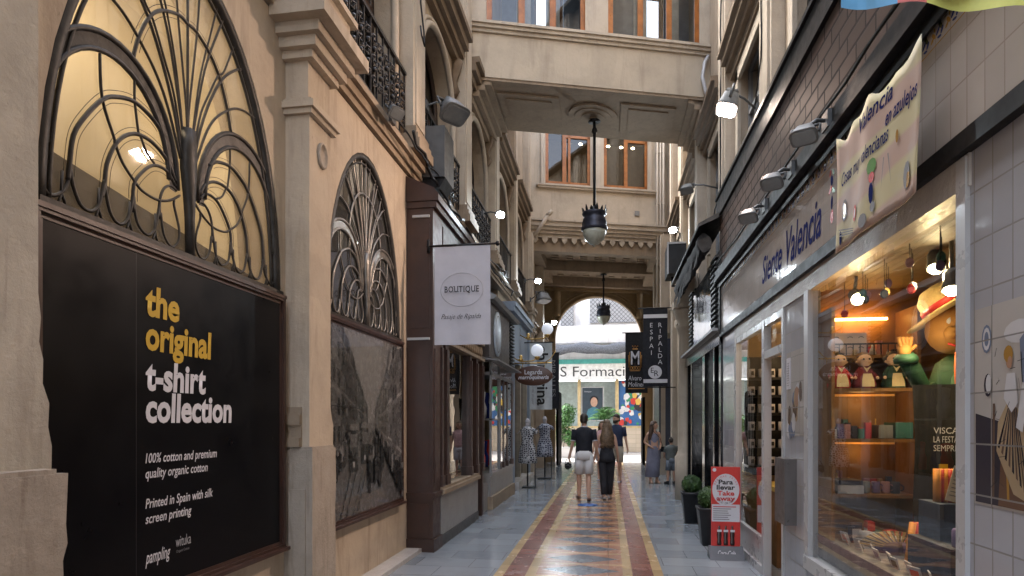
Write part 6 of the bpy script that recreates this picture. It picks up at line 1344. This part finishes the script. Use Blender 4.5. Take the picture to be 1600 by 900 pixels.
def limb(mb, pts, radii, ry=None, n=12):
    pts = [Vector(p) for p in pts]; rg = []
    for i, p in enumerate(pts):
        d = pts[min(i + 1, len(pts) - 1)] - pts[max(i - 1, 0)]; r = radii[i]; rg.append(ring(p, r, r, d, n))
    mb.loft(rg)
def person(label, loc, rotz, h, P, outfit, group=None, female=False):
    """P: joints in metres for a 1.75 m figure facing +Y; x to the figure's right"""
    t = thing('person', label, 'person', loc, group, rotz); k = h / 1.75
    V = lambda p: Vector(p) * k
    sh = .155 if female else .185; hp = .085
    Jd = {'pelvis': ((0, 0, .95), .105), 'belly': ((0, .0, 1.10), .10), 'chest': ((0, -.01, 1.30), .115), 'neckb': ((0, -.015, 1.45), .062), 'neck': ((0, 0, 1.51), .052), 'head': ((0, .01, 1.58), .06)}
    E = [('pelvis', 'belly'), ('belly', 'chest'), ('chest', 'neckb'), ('neckb', 'neck'), ('neck', 'head')]
    for s, sg in (('l', -1), ('r', 1)):
        el, wr = P[s + 'elbow'], P[s + 'wrist']; kn, an = P[s + 'knee'], P[s + 'ankle']
        Jd[s + 'sh'] = ((sg * sh, -.01, 1.415), .055); Jd[s + 'el'] = (el, .038 if not female else .032); Jd[s + 'wr'] = (wr, .025)
        dirw = (Vector(wr) - Vector(el)).normalized(); pm = Vector(wr) + dirw * .07; Jd[s + 'pm'] = (tuple(pm), .03)
        E += [('chest', s + 'sh'), (s + 'sh', s + 'el'), (s + 'el', s + 'wr'), (s + 'wr', s + 'pm')]
        side = Vector((0, 1, 0)); side = (side - dirw * side.dot(dirw)).normalized()
        inn = Vector((-sg, 0, 0)); curl = (inn - dirw * inn.dot(dirw)).normalized()
        for q, (o_, ln_) in enumerate(((-.026, .066), (-.009, .078), (.009, .075), (.026, .06))):
            b0 = pm + side * o_ + dirw * .01; b1 = b0 + dirw * ln_ * .5 + curl * .008; b2 = b1 + dirw * ln_ * .35 + curl * .028
            Jd['%sf%da' % (s, q)] = (tuple(b0), .010); Jd['%sf%db' % (s, q)] = (tuple(b1), .0085); Jd['%sf%dc' % (s, q)] = (tuple(b2), .007); E += [(s + 'pm', '%sf%da' % (s, q)), ('%sf%da' % (s, q), '%sf%db' % (s, q)), ('%sf%db' % (s, q), '%sf%dc' % (s, q))]
        tb = Vector(wr) + dirw * .03 + side * .028; tt = tb + dirw * .05 + side * .02 + curl * .01; Jd[s + 'ta'] = (tuple(tb), .012); Jd[s + 'tb'] = (tuple(tt), .009); E += [(s + 'wr', s + 'ta'), (s + 'ta', s + 'tb')]
        Jd[s + 'hip'] = ((sg * hp, 0, .90), .088); Jd[s + 'kn'] = (kn, .056); ca = Vector(kn).lerp(Vector(an), .35); Jd[s + 'ca'] = (tuple(ca + Vector((0, -.012, 0))), .056); Jd[s + 'an'] = (an, .036)
        ft = P.get(s + 'toe', (an[0] + sg * .02, an[1] + .17, max(.03, an[2] - .055))); he = (an[0], an[1] - .04, max(.03, an[2] - .05)); Jd[s + 'he'] = (he, .03); Jd[s + 'to'] = (ft, .03)
        E += [('pelvis', s + 'hip'), (s + 'hip', s + 'kn'), (s + 'kn', s + 'ca'), (s + 'ca', s + 'an'), (s + 'an', s + 'he'), (s + 'an', s + 'to')]
    Jk = {n: (tuple(V(p)), r * k) for n, (p, r) in Jd.items()}
    mb = MB(); add_mesh(mb, skin_mesh(Jk, E, 'pelvis'))
    yaw = P.get('yaw', 0); Mh = Matrix.Translation(V((0, .012, 1.60))) @ Matrix.Rotation(R(yaw), 4, 'Z') @ Matrix.Scale(k, 4)
    hb = MB(); hb.loft([ring((0, y, z), rx, ry, n=18) for z, rx, ry, y in ((-.075, .035, .04, .05), (-.06, .05, .06, .03), (-.03, .062, .082, .012), (.01, .070, .092, .006), (.05, .074, .096, 0), (.09, .072, .092, -.005), (.125, .055, .07, -.008), (.145, .025, .03, -.008), (.149, .005, .006, -.008))])
    hb.loft([ring((0, y, z), rx, ry, n=8) for z, rx, ry, y in ((.045, .008, .01, .09), (.02, .013, .018, .098), (.0, .017, .02, .1), (-.008, .012, .012, .095))])
    for sg in (-1, 1): hb.ball((sg * .076, -.005, .025), .026, 8, sc=(.4, .8, 1.2))
    bmesh.ops.transform(hb.bm, matrix=Mh, verts=hb.bm.verts); tm = bpy.data.meshes.new('h'); hb.bm.to_mesh(tm); hb.bm.free(); add_mesh(mb, tm)
    def fin(mb, name, mats, par=t, smooth=True): return rebase_local(mb.build(name, mats, None, smooth), par)
    def rebase_local(o, par):
        o.data.transform(Matrix.Translation(o.location)); o.location = (0, 0, 0); o.parent = par; return o
    body = fin(mb, 'body', SKIN)
    fe = MB()
    for sg in (-1, 1): fe.ball((sg * .03, .084, .03), .011, 8); fe.box(sg * .03 - .018, sg * .03 + .018, .088, .095, .05, .056)
    fe.box(-.022, .022, .086, .092, -.036, -.03); bmesh.ops.transform(fe.bm, matrix=Mh, verts=fe.bm.verts); fin(fe, 'face_features', HAIRB, body)
    outfit(t, Jd, k, Mh, fin)
    return t
def shirt(fin, Jd, k, m, sleeves=.55, hem=.93, female=False, wdt=1.0, trim=None, name='shirt', trimname='sleeve_trim'):
    V = lambda p: Vector(p) * k; mb = MB(); w_ = (.9 if female else 1.0) * wdt
    mb.loft([ring(V((0, y, z)), rx * k * w_, ry * k, n=20) for z, rx, ry, y in ((hem, .175, .125, 0), (hem + .07, .172, .124, 0), (1.12, .165, .118, 0), (1.25, .185, .125, -.005), (1.35, .20, .125, -.01), (1.42, .19, .10, -.012), (1.46, .13, .08, -.014), (1.485, .072, .066, -.01))])
    tr = MB()
    for s in 'lr':
        a, b_ = Vector(Jd[s + 'sh'][0]), Vector(Jd[s + 'el'][0]); e = a.lerp(b_, sleeves * 1.5 if sleeves < .66 else 1)
        if sleeves > 0:
            limb(mb, [V(a + Vector((0, 0, .01))), V(a.lerp(e, .45)), V(e)], [.066 * k, .056 * k, .050 * k])
            if trim: limb(tr, [V(a.lerp(e, .93)), V(a.lerp(e, 1.01))], [.052 * k, .052 * k])
    o = fin(mb, name, m)
    if trim: 
        tr.loft([ring(V((0, -.008, 1.475)), .082 * k, .074 * k, n=16), ring(V((0, -.006, 1.50)), .068 * k, .064 * k, n=16)]); fin(tr, trimname, trim, o)
    else: tr.bm.free()
def shorts(fin, Jd, k, m, to=.9, name='shorts', flare=1.0, top=1.0):
    V = lambda p: Vector(p) * k; mb = MB()
    mb.loft([ring(V((0, -.005, z)), rx * k, ry * k, n=20) for z, rx, ry in ((.82, .18, .125), (.9, .178, .128), (top, .165, .12))])
    for s, sg in (('l', -1), ('r', 1)):
        a, b_ = Vector(Jd[s + 'hip'][0]) + Vector((0, 0, -.02)), Vector(Jd[s + 'kn'][0]); e = a.lerp(b_, to)
        limb(mb, [V(a + Vector((0, 0, .03))), V(a.lerp(e, .5)), V(e)], [.105 * k, .10 * k * flare, .092 * k * flare])
    return fin(mb, name, m)
def trousers(fin, Jd, k, m, name='trousers'):
    V = lambda p: Vector(p) * k; mb = MB()
    mb.loft([ring(V((0, -.01, z)), rx * k, ry * k, n=20) for z, rx, ry in ((.82, .175, .135), (.92, .18, .14), (1.02, .15, .115), (1.1, .135, .10))])
    for s in 'lr':
        a, b_, c = Vector(Jd[s + 'hip'][0]), Vector(Jd[s + 'kn'][0]), Vector(Jd[s + 'an'][0])
        limb(mb, [V(a), V(a.lerp(b_, .5)), V(b_), V(b_.lerp(c, .4)), V(b_.lerp(c, .97))], [.108 * k, .098 * k, .082 * k, .078 * k, .066 * k])
    return fin(mb, name, m)
def hair_cap(fin, Mh, m, long=0, name='hair', k=1, back=-1):
    mb = MB(); mb.loft([ring((0, y, z), rx, ry, n=18) for z, rx, ry, y in ((-.035, .055, .05, -.055), (0, .073, .07, -.035), (.04, .080, .085, -.02), (.09, .080, .096, -.008), (.13, .064, .08, -.006), (.157, .03, .036, -.006), (.161, .004, .004, -.006))])
    rn = random.Random(3)
    if long:
        mb.loft([ring((.012 * math.sin(z * 25), y, z), rx * (1 + .06 * math.sin(z * 40)), ry, n=18) for z, rx, ry, y in ((.12, .07, .07, -.02), (.03, .088, .08, -.035), (-.05, .10, .075, -.055), (-.14, .13, .075, -.075), (-.14 - long * .35, .150, .07, -.085), (-.14 - long * .7, .145, .06, -.085), (-.14 - long * .92, .10, .045, -.08), (-.14 - long, .05, .02, -.075))])
        for q in range(44):
            a = rn.uniform(-1.3, 1.3); r0 = .085
            mb.tube([((r0 + .07 * t) * math.sin(a) + .014 * math.sin(t * 13 + q), -.06 - (.04 + .035 * t) * math.cos(a) + .008 * math.cos(t * 11 + q), .06 - t * (.2 + long) * rn.uniform(.93, 1.0)) for t in [j / 9 for j in range(10)]], .012, 5, r1=.006)
    else:
        for q in range(60):
            d = Vector((rn.gauss(0, 1), rn.gauss(-.5, 1), abs(rn.gauss(.3, 1)))).normalized(); mb.ball((d.x * .074, d.y * .084 - .01, .065 + d.z * .09), .014, 5)
    bmesh.ops.transform(mb.bm, matrix=Mh, verts=mb.bm.verts); return fin(mb, name, m)
def shoes(fin, Jd, k, m, sole=.012, name='shoe', high=False):
    for s in 'lr':
        mb = MB(); a, t_, h_ = (Vector(Jd[s + q][0]) * k for q in ('an', 'to', 'he'))
        pts = [h_ + (h_ - t_) * .12, h_, (h_ + t_) / 2, t_, t_ + (t_ - h_) * .18]; hz = .03 if not high else .06
        for f0, f1 in ((0, .4), (.4, 1)): pass
        mb.loft([[p + Vector((sx * w_, 0, z)) for sx, z in ((-1, -.03), (1, -.03), (1, -.03 + hh), (.6, -.03 + hh * 1.25), (-.6, -.03 + hh * 1.25), (-1, -.03 + hh))] for p, w_, hh in ((pts[0], .022, hz), (pts[1], .036, hz * 1.3), (pts[2], .036, hz), (pts[3], .043, hz), (pts[4], .026, hz * .7))]); fin(mb, name, m)
def P_(**kw):
    d = dict(lelbow=(-.232, -.03, 1.14), relbow=(.232, -.03, 1.14), lwrist=(-.255, .05, .90), rwrist=(.255, .05, .90), lknee=(-.09, .01, .49), rknee=(.09, .01, .49), lankle=(-.09, -.02, .085), rankle=(.09, -.02, .085)); d.update(kw); return d
COUPLE = 'couple walking hand in hand'
def out_man(t, Jd, k, Mh, fin):
    shirt(fin, Jd, k, CLOTHN, .55, trim=CLOTHW); shorts(fin, Jd, k, plain('white_shorts_cloth', (.62, .61, .60), .85, var=.06), .90, flare=1.04); hair_cap(fin, Mh, HAIRB); shoes(fin, Jd, k, plain('brown_sandal', (.1, .045, .03), .6), name='sandal')
person('man seen from behind in navy t-shirt and white shorts holding a camera', (-.50, 12.95, 0), R(4), 1.80, P_(lelbow=(-.232, -.04, 1.15), lwrist=(-.29, .03, .90), relbow=(.228, -.06, 1.15), rwrist=(.28, .02, .91), lknee=(-.10, .06, .49), lankle=(-.095, .10, .10), rknee=(.09, -.02, .49), rankle=(.085, -.16, .09), yaw=-8), out_man, COUPLE)
def out_woman(t, Jd, k, Mh, fin):
    m = plain('black_jumpsuit', (.012, .012, .016), .8, var=.25); V = lambda p: Vector(p) * k
    shirt(fin, Jd, k, m, 0, 1.0, True, .86, name='top'); trousers(fin, Jd, k, m); hair_cap(fin, Mh, HAIRW, .34); shoes(fin, Jd, k, plain('pale_slipper', (.3, .27, .25), .6), name='slipper')
person('woman seen from behind with long wavy hair in a black jumpsuit', (-.03, 13.1, 0), R(2), 1.68, P_(lelbow=(-.215, -.05, 1.14), lwrist=(-.262, .02, .92), relbow=(.215, -.04, 1.14), rwrist=(.245, .06, .92), lknee=(-.07, -.02, .49), lankle=(-.06, -.10, .10), rknee=(.07, .06, .49), rankle=(.06, .10, .09), yaw=4), out_woman, COUPLE, True)
CMR = thing('photo_camera', 'black photo camera carried in the hand of the man in white shorts', 'camera', (-.83, 12.9, .72))
mb = MB(); mb.box(-.90, -.76, 12.87, 12.93, .66, .76); mb.box(-.86, -.80, 12.87, 12.93, .76, .785); mb.build('camera_body', BLACK, CMR, bevel=.008)
mb = MB(); mb.tube([(-.83, 12.88, .70), (-.83, 12.76, .68)], .042, 12); mb.build('lens', BLACK, CMR)
mb = MB(); mb.tube([(-.89, 12.9, .76), (-.86, 12.96, .86), (-.80, 12.96, .86), (-.77, 12.9, .76)], .008, 5); mb.build('strap', BLACK, CMR)
def out_dad(t, Jd, k, Mh, fin):
    shirt(fin, Jd, k, plain('dark_blue_tee', (.02, .03, .07), .8), .55); shorts(fin, Jd, k, plain('khaki_shorts', (.35, .31, .25), .85), .92); hair_cap(fin, Mh, HAIRB); shoes(fin, Jd, k, CLOTHW, name='trainer')
    mb = MB(); mb.loft([ring((0, y, z), rx, ry, n=16) for z, rx, ry, y in ((-.088, .03, .03, .06), (-.065, .05, .06, .042), (-.03, .066, .085, .016), (-.005, .073, .086, .010))]); bmesh.ops.transform(mb.bm, matrix=Mh, verts=mb.bm.verts); fin(mb, 'beard', HAIRB)
person('bearded man in dark blue t-shirt walking towards the camera behind the couple', (.22, 16.9, 0), R(160), 1.84, P_(rknee=(.09, .1, .5), rankle=(.09, .02, .1), lwrist=(-.29, .0, .90), yaw=-25), out_dad)
def out_pink(t, Jd, k, Mh, fin):
    shirt(fin, Jd, k, plain('pink_white_top', (.55, .33, .33), .85, var=.3, sc=20), .45, .95, True); shorts(fin, Jd, k, CLOTHW, .8); hair_cap(fin, Mh, HAIRW, .15); shoes(fin, Jd, k, CLOTHW, name='trainer')
person('person in a pink and white top mostly hidden between the walking couple', (-.17, 17.4, 0), R(180), 1.66, P_(), out_pink, None, True)
def out_dress(t, Jd, k, Mh, fin):
    V = lambda p: Vector(p) * k; m = plain('lavender_dress_cloth', (.19, .19, .25), .85, var=.15); mb = MB()
    mb.loft([ring(V((.04 * max(0, .8 - z), -.02 - .1 * max(0, .7 - z), z)), rx * k, ry * k, n=20) for z, rx, ry in ((.18, .20, .19), (.5, .20, .17), (.8, .19, .14), (.95, .18, .13), (1.1, .135, .105), (1.25, .155, .12), (1.35, .15, .105), (1.40, .11, .08))])
    for sg in (-1, 1): mb.tube([V((sg * .07, .07, 1.36)), V((sg * .085, 0, 1.47)), V((sg * .07, -.08, 1.36))], .012, 5)
    fin(mb, 'dress', m); hair_cap(fin, Mh, plain('brown_long_hair', (.07, .035, .02), .5, var=.4, sc=20), .26); shoes(fin, Jd, k, plain('tan_sandal', (.25, .16, .1), .6), name='sandal')
    bg_ = MB(); bg_.box(-.30, -.16, .06, .12, .84, .98); b2 = fin(bg_, 'shoulder_bag', BLACK, t, False); st = MB(); st.tube([(-.22, .08, .98), (-.12, .15, 1.2), (.08, .1, 1.42), (.1, -.02, 1.46)], .008, 4); fin(st, 'strap', BLACK, b2)
person('woman in a long lavender grey dress looking aside beside the boy', (1.20, 16.75, 0), R(195), 1.66, P_(lelbow=(-.22, -.05, 1.12), lwrist=(-.14, .12, 1.02), relbow=(.25, -.08, 1.15), rwrist=(.14, .08, 1.04), yaw=60), out_dress, None, True)
def out_boy(t, Jd, k, Mh, fin):
    shirt(fin, Jd, k, plain('grey_green_tee', (.12, .135, .13), .85), .55, .92, wdt=1.1); shorts(fin, Jd, k, plain('grey_blue_shorts', (.13, .155, .19), .85), .92, flare=1.15); hair_cap(fin, Mh, HAIRB); shoes(fin, Jd, k, BLACK, name='trainer', high=True)
person('small dark haired boy from behind in grey t-shirt and shorts', (1.63, 16.55, 0), R(12), 1.22, P_(lelbow=(-.25, .06, 1.16), lwrist=(-.2, .22, 1.05), relbow=(.25, .06, 1.16), rwrist=(.16, .2, 1.06), lknee=(-.11, .02, .49), lankle=(-.14, -.02, .09), rknee=(.11, .01, .49), rankle=(.13, -.02, .09), yaw=-10), out_boy)
